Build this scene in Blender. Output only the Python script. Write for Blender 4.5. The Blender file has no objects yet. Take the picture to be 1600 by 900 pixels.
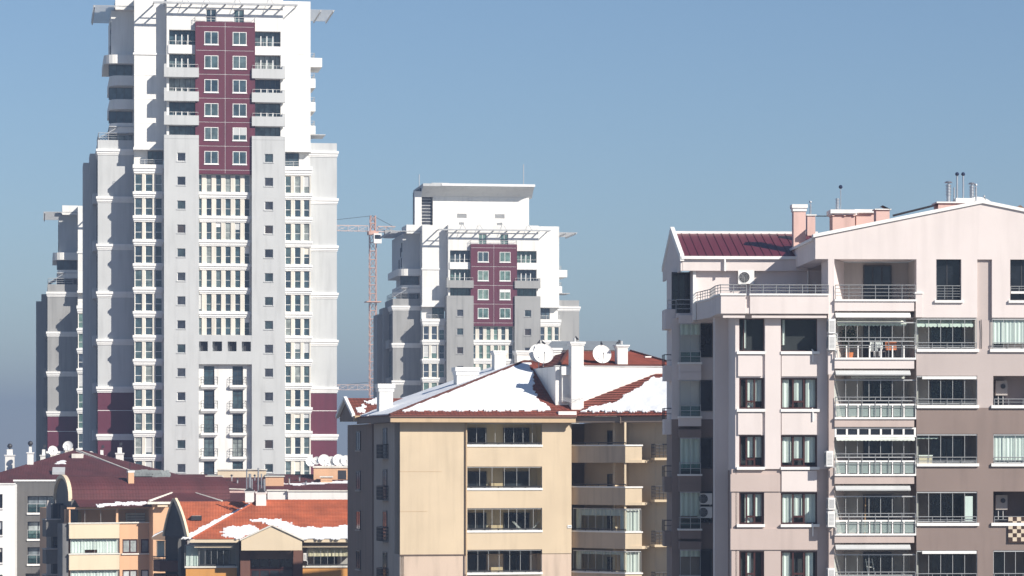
import bpy, math, random
from mathutils import Matrix, Vector
random.seed(7)
R = math.radians
sc = bpy.context.scene
COL = sc.collection

# ------------------------------------------------------------------ camera, sky, sun, exposure
FPX, YH, HC = 5000.0, 715.0, 22.0          # focal length in 1600-wide pixels, horizon row, eye height
cam_d = bpy.data.cameras.new('camera')
cam = bpy.data.objects.new('camera', cam_d); COL.objects.link(cam)
cam.location = (0, 0, HC); cam.rotation_euler = (R(90), 0, 0)
cam_d.sensor_width = 36.0; cam_d.lens = 36.0 * FPX / 1600.0
cam_d.shift_y = (YH - 450.0) / 1600.0
cam_d.clip_start = 1.0; cam_d.clip_end = 20000.0
sc.camera = cam

SUN_AZ, SUN_EL = 50.0, 32.0                # degrees to the right of straight behind the camera; height
sd = Vector((math.sin(R(SUN_AZ)) * math.cos(R(SUN_EL)), -math.cos(R(SUN_AZ)) * math.cos(R(SUN_EL)), math.sin(R(SUN_EL))))
w = bpy.data.worlds.new('World'); sc.world = w; w.use_nodes = True
nt = w.node_tree; nt.nodes.clear()
sky = nt.nodes.new('ShaderNodeTexSky'); sky.sky_type = 'NISHITA'; sky.sun_disc = False
sky.sun_elevation = R(SUN_EL); sky.sun_rotation = R(180.0 - SUN_AZ)
sky.altitude = 900; sky.air_density = 1.0; sky.dust_density = 0.3; sky.ozone_density = 4.0
bg = nt.nodes.new('ShaderNodeBackground'); bg.inputs['Strength'].default_value = 0.067
wo = nt.nodes.new('ShaderNodeOutputWorld')
nt.links.new(sky.outputs[0], bg.inputs['Color'])
nt.links.new(bg.outputs[0], wo.inputs['Surface'])

sl = bpy.data.lights.new('sun', 'SUN'); sl.energy = 4.9; sl.angle = R(0.5); sl.color = (1.0, 0.935, 0.835)
so = bpy.data.objects.new('sun', sl); COL.objects.link(so)
so.rotation_euler = (-sd).to_track_quat('-Z', 'Y').to_euler(); so.location = (60, -60, 120)

sc.view_settings.view_transform = 'Standard'; sc.view_settings.look = 'None'
sc.view_settings.exposure = 0.6; sc.view_settings.gamma = 1.0; sc.view_settings.use_curve_mapping = False
sc.cycles.use_denoising = True
sc.cycles.max_bounces = 6; sc.cycles.volume_bounces = 0; sc.cycles.transparent_max_bounces = 12

# ------------------------------------------------------------------ materials
def principled(name):
    m = bpy.data.materials.new(name); m.use_nodes = True
    return m, m.node_tree, m.node_tree.nodes['Principled BSDF']

def N(t, kind, **kw):
    n = t.nodes.new(kind)
    for k, v in kw.items(): setattr(n, k, v)
    return n

def plaster(name, col, rough=0.85, big=0.10, streak=0.10, bump=0.15):
    """painted render: soft blotches, rain streaks, fine grain"""
    m, t, b = principled(name)
    tc = N(t, 'ShaderNodeTexCoord')
    n1 = N(t, 'ShaderNodeTexNoise'); n1.inputs['Scale'].default_value = 0.35; n1.inputs['Detail'].default_value = 5
    mp = N(t, 'ShaderNodeMapping'); mp.inputs['Scale'].default_value = (1.7, 1.7, 0.16)
    n2 = N(t, 'ShaderNodeTexNoise'); n2.inputs['Scale'].default_value = 1.0; n2.inputs['Detail'].default_value = 4
    t.links.new(tc.outputs['Object'], n1.inputs['Vector']); t.links.new(tc.outputs['Object'], mp.inputs['Vector'])
    t.links.new(mp.outputs[0], n2.inputs['Vector'])
    a = N(t, 'ShaderNodeMapRange'); a.inputs[1].default_value = 0.3; a.inputs[2].default_value = 0.7
    a.inputs[3].default_value = 1 - big; a.inputs[4].default_value = 1 + big * 0.5
    c = N(t, 'ShaderNodeMapRange'); c.inputs[1].default_value = 0.5; c.inputs[2].default_value = 0.74
    c.inputs[3].default_value = 1.0; c.inputs[4].default_value = 1 - 2.2 * streak
    t.links.new(n1.outputs[0], a.inputs[0]); t.links.new(n2.outputs[0], c.inputs[0])
    mu = N(t, 'ShaderNodeMath', operation='MULTIPLY'); t.links.new(a.outputs[0], mu.inputs[0]); t.links.new(c.outputs[0], mu.inputs[1])
    vm = N(t, 'ShaderNodeVectorMath', operation='SCALE'); vm.inputs[0].default_value = col
    t.links.new(mu.outputs[0], vm.inputs['Scale']); t.links.new(vm.outputs[0], b.inputs['Base Color'])
    b.inputs['Roughness'].default_value = rough
    n3 = N(t, 'ShaderNodeTexNoise'); n3.inputs['Scale'].default_value = 14
    t.links.new(tc.outputs['Object'], n3.inputs['Vector'])
    bp = N(t, 'ShaderNodeBump'); bp.inputs['Strength'].default_value = bump; bp.inputs['Distance'].default_value = 0.02
    t.links.new(n3.outputs[0], bp.inputs['Height']); t.links.new(bp.outputs[0], b.inputs['Normal'])
    return m

def metal(name, col, rough=0.45, met=0.0):
    m, t, b = principled(name)
    n = N(t, 'ShaderNodeTexNoise'); n.inputs['Scale'].default_value = 3; tc = N(t, 'ShaderNodeTexCoord')
    t.links.new(tc.outputs['Object'], n.inputs['Vector'])
    a = N(t, 'ShaderNodeMapRange'); a.inputs[3].default_value = 0.8; a.inputs[4].default_value = 1.15
    t.links.new(n.outputs[0], a.inputs[0])
    vm = N(t, 'ShaderNodeVectorMath', operation='SCALE'); vm.inputs[0].default_value = col
    t.links.new(a.outputs[0], vm.inputs['Scale']); t.links.new(vm.outputs[0], b.inputs['Base Color'])
    b.inputs['Roughness'].default_value = rough; b.inputs['Metallic'].default_value = met
    return m

def pane_mat(name, cols, rough=0.12, spec=0.5):
    """window glass with whatever hangs behind it: a tone of its own for each pane, cloudy inside"""
    m, t, b = principled(name)
    oi = N(t, 'ShaderNodeObjectInfo'); cr = N(t, 'ShaderNodeValToRGB'); cr.color_ramp.interpolation = 'CONSTANT'
    e = cr.color_ramp.elements
    while len(e) < len(cols): e.new(0.5)
    for i, c in enumerate(cols):
        e[i].position = i / len(cols); e[i].color = (*c, 1)
    t.links.new(oi.outputs['Random'], cr.inputs[0])
    tc = N(t, 'ShaderNodeTexCoord'); n = N(t, 'ShaderNodeTexNoise'); n.inputs['Scale'].default_value = 1.4; n.inputs['Detail'].default_value = 3
    ad = N(t, 'ShaderNodeVectorMath', operation='ADD'); t.links.new(tc.outputs['Object'], ad.inputs[0]); t.links.new(oi.outputs['Location'], ad.inputs[1])
    t.links.new(ad.outputs[0], n.inputs['Vector'])
    a = N(t, 'ShaderNodeMapRange'); a.inputs[1].default_value = .3; a.inputs[2].default_value = .7; a.inputs[3].default_value = 0.55; a.inputs[4].default_value = 1.3
    t.links.new(n.outputs[0], a.inputs[0])
    vm = N(t, 'ShaderNodeVectorMath', operation='SCALE'); t.links.new(cr.outputs[0], vm.inputs[0]); t.links.new(a.outputs[0], vm.inputs['Scale'])
    t.links.new(vm.outputs[0], b.inputs['Base Color'])
    b.inputs['Roughness'].default_value = rough; b.inputs['Specular IOR Level'].default_value = spec
    return m

def clear_glass(name, tint=(0.94, 0.975, 0.965), refl=0.9):
    m = bpy.data.materials.new(name); m.use_nodes = True; t = m.node_tree; t.nodes.clear()
    tr = N(t, 'ShaderNodeBsdfTransparent'); tr.inputs[0].default_value = (*tint, 1)
    gl = N(t, 'ShaderNodeBsdfGlossy'); gl.inputs['Roughness'].default_value = 0.03; gl.inputs[0].default_value = (refl, refl, refl, 1)
    lw = N(t, 'ShaderNodeLayerWeight'); lw.inputs[0].default_value = 0.5
    pw = N(t, 'ShaderNodeMath', operation='POWER'); pw.inputs[1].default_value = 4.0; t.links.new(lw.outputs['Facing'], pw.inputs[0])
    fr = N(t, 'ShaderNodeMath', operation='MULTIPLY_ADD'); fr.inputs[1].default_value = 0.9; fr.inputs[2].default_value = 0.009; t.links.new(pw.outputs[0], fr.inputs[0])
    mx = N(t, 'ShaderNodeMixShader'); o = N(t, 'ShaderNodeOutputMaterial')
    t.links.new(fr.outputs[0], mx.inputs[0]); t.links.new(tr.outputs[0], mx.inputs[1]); t.links.new(gl.outputs[0], mx.inputs[2])
    t.links.new(mx.outputs[0], o.inputs[0])
    return m

def tile_mat(name, c1, c2, mortar, sx=0.28, sy=0.34):
    """clay tiles: courses are geometry, the curve of each tile and its colour come from the texture"""
    m, t, b = principled(name)
    uv = N(t, 'ShaderNodeUVMap'); mp = N(t, 'ShaderNodeMapping'); mp.inputs['Scale'].default_value = (1 / sx, 1 / sy, 1)
    t.links.new(uv.outputs[0], mp.inputs[0])
    br = N(t, 'ShaderNodeTexBrick'); br.offset = 0.0; br.inputs['Scale'].default_value = 1; br.inputs['Brick Width'].default_value = 1
    br.inputs['Row Height'].default_value = 1; br.inputs['Mortar Size'].default_value = 0.05
    br.inputs['Color1'].default_value = (*c1, 1); br.inputs['Color2'].default_value = (*c2, 1); br.inputs['Mortar'].default_value = (*mortar, 1)
    t.links.new(mp.outputs[0], br.inputs['Vector'])
    n = N(t, 'ShaderNodeTexNoise'); n.inputs['Scale'].default_value = 0.5; n.inputs['Detail'].default_value = 6; t.links.new(uv.outputs[0], n.inputs['Vector'])
    a = N(t, 'ShaderNodeMapRange'); a.inputs[1].default_value = .3; a.inputs[2].default_value = .7; a.inputs[3].default_value = 0.72; a.inputs[4].default_value = 1.2
    t.links.new(n.outputs[0], a.inputs[0])
    vm = N(t, 'ShaderNodeVectorMath', operation='SCALE'); t.links.new(br.outputs[0], vm.inputs[0]); t.links.new(a.outputs[0], vm.inputs['Scale'])
    t.links.new(vm.outputs[0], b.inputs['Base Color']); b.inputs['Roughness'].default_value = 0.8
    wv = N(t, 'ShaderNodeTexWave'); wv.inputs['Scale'].default_value = 0.5 / sx / 3.1416 * 2; wv.bands_direction = 'X'
    t.links.new(uv.outputs[0], wv.inputs['Vector'])
    bp = N(t, 'ShaderNodeBump'); bp.inputs['Strength'].default_value = 0.3; bp.inputs['Distance'].default_value = 0.03
    t.links.new(wv.outputs[1], bp.inputs['Height']); t.links.new(bp.outputs[0], b.inputs['Normal'])
    return m

def snow_mat():
    m, t, b = principled('snow')
    b.inputs['Base Color'].default_value = (0.83, 0.85, 0.88, 1); b.inputs['Roughness'].default_value = 0.7
    tc = N(t, 'ShaderNodeTexCoord'); n = N(t, 'ShaderNodeTexNoise'); n.inputs['Scale'].default_value = 1.6; n.inputs['Detail'].default_value = 6
    t.links.new(tc.outputs['Object'], n.inputs['Vector'])
    bp = N(t, 'ShaderNodeBump'); bp.inputs['Strength'].default_value = 0.5; bp.inputs['Distance'].default_value = 0.12
    t.links.new(n.outputs[0], bp.inputs['Height']); t.links.new(bp.outputs[0], b.inputs['Normal'])
    return m

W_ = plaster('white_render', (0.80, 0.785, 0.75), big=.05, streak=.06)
WH = plaster('white_trim', (0.82, 0.81, 0.79), big=.03, streak=.04)
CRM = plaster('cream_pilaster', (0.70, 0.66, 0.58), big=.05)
BURG = plaster('burgundy_cladding', (0.108, 0.014, 0.034), rough=.6, big=.10, streak=.08)
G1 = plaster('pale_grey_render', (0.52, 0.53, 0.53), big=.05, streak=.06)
G2 = plaster('mid_grey_render', (0.33, 0.33, 0.325), big=.06)
G3 = plaster('blue_grey_render', (0.38, 0.39, 0.40), big=.06)
STEEL = metal('painted_steel', (0.45, 0.46, 0.47), .5)
PALEST = metal('pale_steel', (0.68, 0.68, 0.66), .5)
DKM = metal('dark_metal', (0.035, 0.035, 0.04), .45)
ZINC = metal('zinc_sheet', (0.55, 0.56, 0.58), .35, .85)
GT = pane_mat('tower_glass', [(.05, .085, .10), (.035, .06, .08), (.07, .11, .12), (.045, .08, .10), (.10, .14, .15), (.03, .05, .07), (.05, .08, .10), (.24, .27, .26)])
GT2 = pane_mat('green_tower_glass', [(.13, .21, .19), (.06, .09, .11), (.18, .26, .23), (.10, .17, .16), (.05, .07, .10)])
GD = pane_mat('dark_glass', [(.018, .022, .03), (.03, .035, .045), (.012, .015, .02)])
GC = pane_mat('curtained_glass', [(.45, .48, .48), (.38, .42, .42), (.52, .53, .50), (.20, .23, .25)], rough=.15)
GLASS = clear_glass('clear_glass')
GRAIL = clear_glass('balustrade_glass', (0.62, 0.72, 0.71))
ROOM = plaster('dark_room', (0.03, 0.03, 0.035), bump=0)
SNOW = snow_mat()
TILE_R = tile_mat('russet_tiles', (0.26, 0.065, 0.04), (0.21, 0.05, 0.032), (0.10, 0.03, 0.02))
TILE_O = tile_mat('orange_tiles', (0.50, 0.14, 0.06), (0.46, 0.125, 0.054), (0.42, 0.11, 0.048), .25, .32)
TILE_B = tile_mat('burgundy_tiles', (0.105, 0.025, 0.028), (0.095, 0.023, 0.026), (0.080, 0.020, 0.022), .3, .36)

# ------------------------------------------------------------------ geometry helpers
class M:
    """collects faces, then links them as ONE mesh"""
    def __init__(s): s.v, s.f, s.uv = [], [], {}
    def quad(s, *p):
        i = len(s.v); s.v += [tuple(q) for q in p]; s.f.append(tuple(range(i, i + len(p)))); return s
    def box(s, x0, x1, y0, y1, z0, z1):
        if x1 < x0: x0, x1 = x1, x0
        if y1 < y0: y0, y1 = y1, y0
        if z1 < z0: z0, z1 = z1, z0
        i = len(s.v)
        s.v += [(x0, y0, z0), (x1, y0, z0), (x1, y1, z0), (x0, y1, z0), (x0, y0, z1), (x1, y0, z1), (x1, y1, z1), (x0, y1, z1)]
        s.f += [tuple(i + k for k in q) for q in ((0, 3, 2, 1), (4, 5, 6, 7), (0, 1, 5, 4), (1, 2, 6, 5), (2, 3, 7, 6), (3, 0, 4, 7))]
        return s
    def prism(s, pts, axis, a, b):
        """extrude a polygon: axis 'y' takes (x,z), 'z' takes (x,y), 'x' takes (y,z)"""
        mk = {'y': lambda p, t: (p[0], t, p[1]), 'z': lambda p, t: (p[0], p[1], t), 'x': lambda p, t: (t, p[0], p[1])}[axis]
        i, n = len(s.v), len(pts)
        s.v += [mk(p, a) for p in pts] + [mk(p, b) for p in pts]
        s.f.append(tuple(range(i, i + n))); s.f.append(tuple(range(i + 2 * n - 1, i + n - 1, -1)))
        for k in range(n):
            j = (k + 1) % n; s.f.append((i + k, i + n + k, i + n + j, i + j))
        return s
    def cyl(s, p0, p1, r, n=8, r1=None):
        p0, p1 = Vector(p0), Vector(p1); d = (p1 - p0).normalized(); r1 = r if r1 is None else r1
        a = d.orthogonal().normalized(); b = d.cross(a); i = len(s.v)
        for p, q in ((p0, r), (p1, r1)):
            for k in range(n):
                t = 2 * math.pi * k / n; s.v.append(tuple(p + a * math.cos(t) * q + b * math.sin(t) * q))
        for k in range(n):
            j = (k + 1) % n; s.f.append((i + k, i + j, i + n + j, i + n + k))
        s.f.append(tuple(range(i + n - 1, i - 1, -1))); s.f.append(tuple(range(i + n, i + 2 * n)))
        return s
    def ball(s, c, r, nu=10, nv=6):
        for a in range(nv):
            t0, t1 = math.pi * a / nv, math.pi * (a + 1) / nv
            for b in range(nu):
                f0, f1 = 2 * math.pi * b / nu, 2 * math.pi * (b + 1) / nu
                P = lambda t, f: (c[0] + r * math.sin(t) * math.cos(f), c[1] + r * math.sin(t) * math.sin(f), c[2] + r * math.cos(t))
                s.quad(P(t0, f0), P(t1, f0), P(t1, f1), P(t0, f1))
        return s
    def wall(s, x0, x1, z0, z1, y, holes=(), th=0.2):
        """a sheet facing -y; each hole (x0,x1,z0,z1,depth,closed) gets its reveals and, if closed, a back"""
        H = [(max(h[0], x0), min(h[1], x1), max(h[2], z0), min(h[3], z1)) + tuple(h[4:]) for h in holes]
        H = [h for h in H if h[1] > h[0] + 1e-3 and h[3] > h[2] + 1e-3]
        xs = sorted({x0, x1} | {h[0] for h in H} | {h[1] for h in H})
        for a, b in zip(xs, xs[1:]):
            if b - a < 1e-4: continue
            xm = (a + b) / 2; cut = sorted((h[2], h[3]) for h in H if h[0] < xm < h[1]); z = z0
            for c, d in cut + [(z1, z1)]:
                if c > z + 1e-4: s.quad((a, y, z), (b, y, z), (b, y, c), (a, y, c))
                z = max(z, d)
        for h in H:
            a, b, c, d, dp = h[:5]; e = y + dp
            if a > x0 + 1e-3: s.quad((a, y, c), (a, y, d), (a, e, d), (a, e, c))
            if b < x1 - 1e-3: s.quad((b, y, d), (b, y, c), (b, e, c), (b, e, d))
            s.quad((a, y, d), (b, y, d), (b, e, d), (a, e, d)); s.quad((a, y, c), (a, e, c), (b, e, c), (b, y, c))
            if len(h) > 5 and h[5]: s.quad((a, e, c), (b, e, c), (b, e, d), (a, e, d))
        e = y + th
        s.quad((x0, y, z0), (x0, y, z1), (x0, e, z1), (x0, e, z0)); s.quad((x1, y, z1), (x1, y, z0), (x1, e, z0), (x1, e, z1))
        s.quad((x0, y, z1), (x1, y, z1), (x1, e, z1), (x0, e, z1)); s.quad((x0, y, z0), (x0, e, z0), (x1, e, z0), (x1, y, z0))
        return s
    def path_wall(s, pts, z0, z1, th=0.15):
        for (xa, ya), (xb, yb) in zip(pts, pts[1:]):
            d = Vector((xb - xa, yb - ya)); n = Vector((-d.y, d.x)).normalized() * th
            s.prism([(xa, ya), (xb, yb), (xb + n.x, yb + n.y), (xa + n.x, ya + n.y)], 'z', z0, z1)
        return s
    def rail(s, pts, z0, h, bars=3, step=1.3, r=0.025):
        """posts and horizontal bars along a plan path"""
        for (xa, ya), (xb, yb) in zip(pts, pts[1:]):
            L = math.hypot(xb - xa, yb - ya); n = max(1, round(L / step))
            for k in range(n + 1):
                t = k / n; x, y = xa + (xb - xa) * t, ya + (yb - ya) * t
                s.cyl((x, y, z0), (x, y, z0 + h), r, 5)
            for k in range(bars):
                z = z0 + h * (k + 1) / bars; s.cyl((xa, ya, z), (xb, yb, z), r * (1.3 if k == bars - 1 else .8), 5)
        return s
    def courses(s, a, b, c, d, step=0.34, lip=0.045):
        """stepped tile courses on the slope a-b (eave) to d-c (top)"""
        a, b, c, d = map(Vector, (a, b, c, d)); eu = (b - a).normalized()
        nrm = (b - a).cross(((d + c) - (a + b)) / 2).normalized()
        if nrm.z < 0: nrm = -nrm
        ev = nrm.cross(eu)
        if ev.z < 0: ev = -ev
        n = max(1, round(((d + c) / 2 - (a + b) / 2).dot(ev) / step))
        P = lambda t, u: (a.lerp(d, t)).lerp(b.lerp(c, t), u)
        def q(*p):
            s.quad(*p); s.uv[len(s.f) - 1] = [((x - a).dot(eu), (x - a).dot(ev)) for x in map(Vector, p)]
        for k in range(n):
            t0, t1 = k / n, (k + 1) / n
            p0, p1, p2, p3 = P(t0, 0) + nrm * lip, P(t0, 1) + nrm * lip, P(t1, 1), P(t1, 0)
            q(p0, p1, p2, p3); q(P(t0, 0) - nrm * .02, P(t0, 1) - nrm * .02, p1, p0)
        return s
    def mesh(s, name, mat, smooth=False):
        me = bpy.data.meshes.new(name); me.from_pydata(s.v, [], s.f)
        if s.uv:
            ul = me.uv_layers.new(name='UVMap').data
            for p in me.polygons:
                if p.index in s.uv:
                    for li, c in zip(p.loop_indices, s.uv[p.index]): ul[li].uv = c
        if smooth: me.polygons.foreach_set('use_smooth', [True] * len(me.polygons))
        me.materials.append(mat); me.update(); return me

def ob(name, data, parent=None, mat4=None):
    o = bpy.data.objects.new(name, data); COL.objects.link(o)
    if parent: o.parent = parent
    if mat4 is not None: o.matrix_basis = mat4
    return o

def tag(o, label, cat, group=None, kind=None):
    o['label'] = label; o['category'] = cat
    if group: o['group'] = group
    if kind: o['kind'] = kind
    return o

class Fr:
    """a building's own frame: x along its front, y into it, z up"""
    def __init__(s, px, Y, deg, z0=0.0, thing=None, name=None, label=None, cat=None, group=None):
        s.w = Matrix.Translation(((px - 800) * Y / FPX, Y, z0)) @ Matrix.Rotation(R(deg), 4, 'Z')
        s.inv = s.w.inverted()
        if thing is None:
            thing = bpy.data.objects.new(name, None); COL.objects.link(thing); thing.empty_display_size = 2
            thing.matrix_basis = Matrix.Translation(((px - 800) * Y / FPX, Y, 0)) @ Matrix.Rotation(R(deg), 4, 'Z')
            tag(thing, label, cat, group); thing['_f'] = 1; del thing['_f']
        s.t = thing
        s.rel = thing.matrix_basis.inverted() @ s.w
        s.o = s.inv @ Vector((0, 0, HC))
    def dir(s, px, py): return s.inv.to_3x3() @ Vector(((px - 800) / FPX, 1, (YH - py) / FPX))
    def p(s, px, py, y=0.0):
        d = s.dir(px, py); return s.o + d * ((y - s.o.y) / d.y)
    def X(s, px, y=0.0): return s.p(px, YH, y).x
    def Z(s, py, y=0.0, px=None): return s.p(800 if px is None else px, py, y).z
    def part(s, name, m, mat, parent=None, at=None, smooth=False, label=None):
        me = m.mesh(name, mat, smooth) if isinstance(m, M) else m
        T = Matrix.Translation(at) if at is not None else Matrix.Identity(4)
        o = ob(name, me, parent or s.t, (s.rel @ T) if parent is None else T)
        if label: o['label'] = label
        return o

_wc = {}
def window_meshes(w, h, vs, hs, fw, fm, dp=0.07):
    key = (round(w, 2), round(h, 2), tuple(vs), tuple(hs), fw, fm.name)
    if key not in _wc:
        m = M(); m.box(0, w, 0, dp, 0, fw); m.box(0, w, 0, dp, h - fw, h)
        m.box(0, fw, .002, dp - .002, fw, h - fw); m.box(w - fw, w, .002, dp - .002, fw, h - fw)
        for v in vs: m.box(v * w - fw / 2, v * w + fw / 2, .004, dp - .004, fw, h - fw)
        for q in hs: m.box(fw, w - fw, .006, dp - .006, q * h - fw / 2, q * h + fw / 2)
        p = M().box(fw * .5, w - fw * .5, dp * .45, dp * .6, fw * .5, h - fw * .5)
        _wc[key] = (m.mesh('window', fm), p)
    return _wc[key]

_pc = {}; _bm = {}; _br = random.Random(21)
def window(f, x0, x1, z0, z1, y, fm, pm, vs=(), hs=(), fw=0.07, name='window', rz=0.0, label=None, curtains=None, cm=None, room=0.0):
    """frame mesh is the part, its pane (and curtain, and the dark room behind) sub-parts"""
    w, h = x1 - x0, z1 - z0
    fme, p = window_meshes(w, h, vs, hs, fw, fm)
    k = (round(w, 2), round(h, 2), fw, pm.name)
    if k not in _pc: _pc[k] = p.mesh('pane', pm)
    o = ob(name, fme, f.t, f.rel @ Matrix.Translation((x0, y, z0)) @ Matrix.Rotation(R(rz), 4, 'Z'))
    if label: o['label'] = label
    ob('pane', _pc[k], o)
    if name in ('window', 'casement_window') and not room and _br.random() < .14:
        dr = _br.choice((.25, .4, .6, .9)); kb = (round(w, 2), round(h, 2), dr)
        if kb not in _bm: _bm[kb] = M().box(fw, w - fw, .022, .03, h - fw - (h - 2 * fw) * dr, h - fw).mesh('roller_blind', _br.choice((WH, CRM, G1)))
        ob('roller_blind', _bm[kb], o)
    if curtains:
        for (a, b, c) in curtains:
            m = M(); n = max(3, int((b - a) * w / .11))
            for i in range(n):
                u0 = (a + (b - a) * i / n) * w; u1 = (a + (b - a) * (i + 1) / n) * w
                y0, y1 = (.16, .21) if i % 2 else (.21, .16)
                m.quad((u0, y0, c * h), (u1, y1, c * h), (u1, y1, h - .03), (u0, y0, h - .03))
            ob('curtain', m.mesh('curtain', cm), o)
    if room:
        ob('interior', M().quad((0, room, 0), (w, room, 0), (w, room, h), (0, room, h)).mesh('interior', ROOM), o)
    return o

def snow_sheet(f, plane, polys, name, label, th=0.045, cell=(0.11, 0.11), rag=0.35, clip=None):
    """snow lying on a roof slope: cells inside the outline, lifted off the tiles, with a rim of their own"""
    a, b, d = map(Vector, plane); eu = (b - a).normalized(); nrm = (b - a).cross(d - a).normalized()
    if nrm.z < 0: nrm = -nrm
    ev = nrm.cross(eu)
    if ev.z < 0: ev = -ev
    def hit(px, py):
        r = f.dir(px, py); t = (a - f.o).dot(nrm) / r.dot(nrm); q = f.o + r * t - a; return (q.dot(eu), q.dot(ev))
    pol = [[hit(*q) for q in P] for P in polys]
    rnd = random.Random(5)
    us = [q[0] for P in pol for q in P]; vs = [q[1] for P in pol for q in P]
    cu, cv = cell; nu = int((max(us) - min(us)) / cu) + 3; nv = int((max(vs) - min(vs)) / cv) + 3
    u0, v0 = min(us) - cu, min(vs) - cv
    jit = [rnd.uniform(-rag, rag) for _ in range(nv)]
    sm = [0.0] * nv
    for j in range(nv): sm[j] = rag * (.55 * math.sin(j * .31) + .35 * math.sin(j * .83 + 1.7)) + (jit[j] * .55 if rag > .3 else jit[j] * .12)
    def inside(u, v):
        for P in pol:
            c = False
            for (ax, ay), (bx, by) in zip(P, P[1:] + P[:1]):
                if (ay > v) != (by > v) and u < (bx - ax) * (v - ay) / (by - ay) + ax: c = not c
            if c: return True
        return False
    ok = lambda u, v: clip is None or clip(a + eu * u + ev * v)
    g = [[ok(u0 + (i + .5) * cu, v0 + (j + .5) * cv) and inside(u0 + (i + .5) * cu + sm[j], v0 + (j + .5) * cv + .12 * math.sin(i * .7) + .07 * math.sin(i * 2.1)) for j in range(nv)] for i in range(nu)]
    m = M(); vid = {}
    def V(i, j, k):
        if (i, j, k) not in vid:
            q = a + eu * (u0 + i * cu) + ev * (v0 + j * cv) + nrm * ((.055 + th + .02 * math.sin(i * .37) * math.sin(j * .29)) if k else .02)
            vid[i, j, k] = len(m.v); m.v.append(tuple(q))
        return vid[i, j, k]
    G = lambda i, j: 0 <= i < nu and 0 <= j < nv and g[i][j]
    for i in range(nu):
        for j in range(nv):
            if not g[i][j]: continue
            m.f.append((V(i, j, 1), V(i + 1, j, 1), V(i + 1, j + 1, 1), V(i, j + 1, 1)))
            if not G(i - 1, j): m.f.append((V(i, j, 0), V(i, j, 1), V(i, j + 1, 1), V(i, j + 1, 0)))
            if not G(i + 1, j): m.f.append((V(i + 1, j, 1), V(i + 1, j, 0), V(i + 1, j + 1, 0), V(i + 1, j + 1, 1)))
            if not G(i, j - 1): m.f.append((V(i, j, 1), V(i, j, 0), V(i + 1, j, 0), V(i + 1, j, 1)))
            if not G(i, j + 1): m.f.append((V(i, j + 1, 0), V(i, j + 1, 1), V(i + 1, j + 1, 1), V(i + 1, j + 1, 0)))
    o = ob(name, m.mesh(name, SNOW), None, f.w)
    return tag(o, label, 'snow', None, 'stuff')

# ------------------------------------------------------------------ ground
gm, gt_, gb = principled('ground_soil'); gb.inputs['Roughness'].default_value = .95
_n = N(gt_, 'ShaderNodeTexNoise'); _n.inputs['Scale'].default_value = .02; _n.inputs['Detail'].default_value = 8
_tc = N(gt_, 'ShaderNodeTexCoord'); gt_.links.new(_tc.outputs['Object'], _n.inputs['Vector'])
_r = N(gt_, 'ShaderNodeValToRGB'); _r.color_ramp.elements[0].color = (.15, .14, .13, 1); _r.color_ramp.elements[1].color = (.36, .34, .31, 1)
gt_.links.new(_n.outputs[0], _r.inputs[0]); gt_.links.new(_r.outputs[0], gb.inputs['Base Color'])
g = M().quad((-4500, -4500, 0), (4500, -4500, 0), (4500, 4500, 0), (-4500, 4500, 0))
go = ob('ground', g.mesh('ground', gm)); go['kind'] = 'structure'
# ------------------------------------------------------------------ the three towers
GS = pane_mat('small_dark_glass', [(.03, .035, .05), (.05, .055, .07), (.04, .06, .07), (.06, .05, .05)])
def zc(k): return -2.03 - 3.0 * k          # height of a row of windows below the top of the burgundy bay

def band(m, x0, x1, y, yb, zt, h=0.76):
    """moulded string course: a wide lip over a stepped soffit"""
    m.box(x0 - .22, x1 + .22, y - .26, yb, zt - h * .42, zt)
    m.box(x0 - .13, x1 + .13, y - .15, yb, zt - h * .78, zt - h * .42)
    m.box(x0 - .06, x1 + .06, y - .07, yb, zt - h, zt - h * .78)

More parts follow.
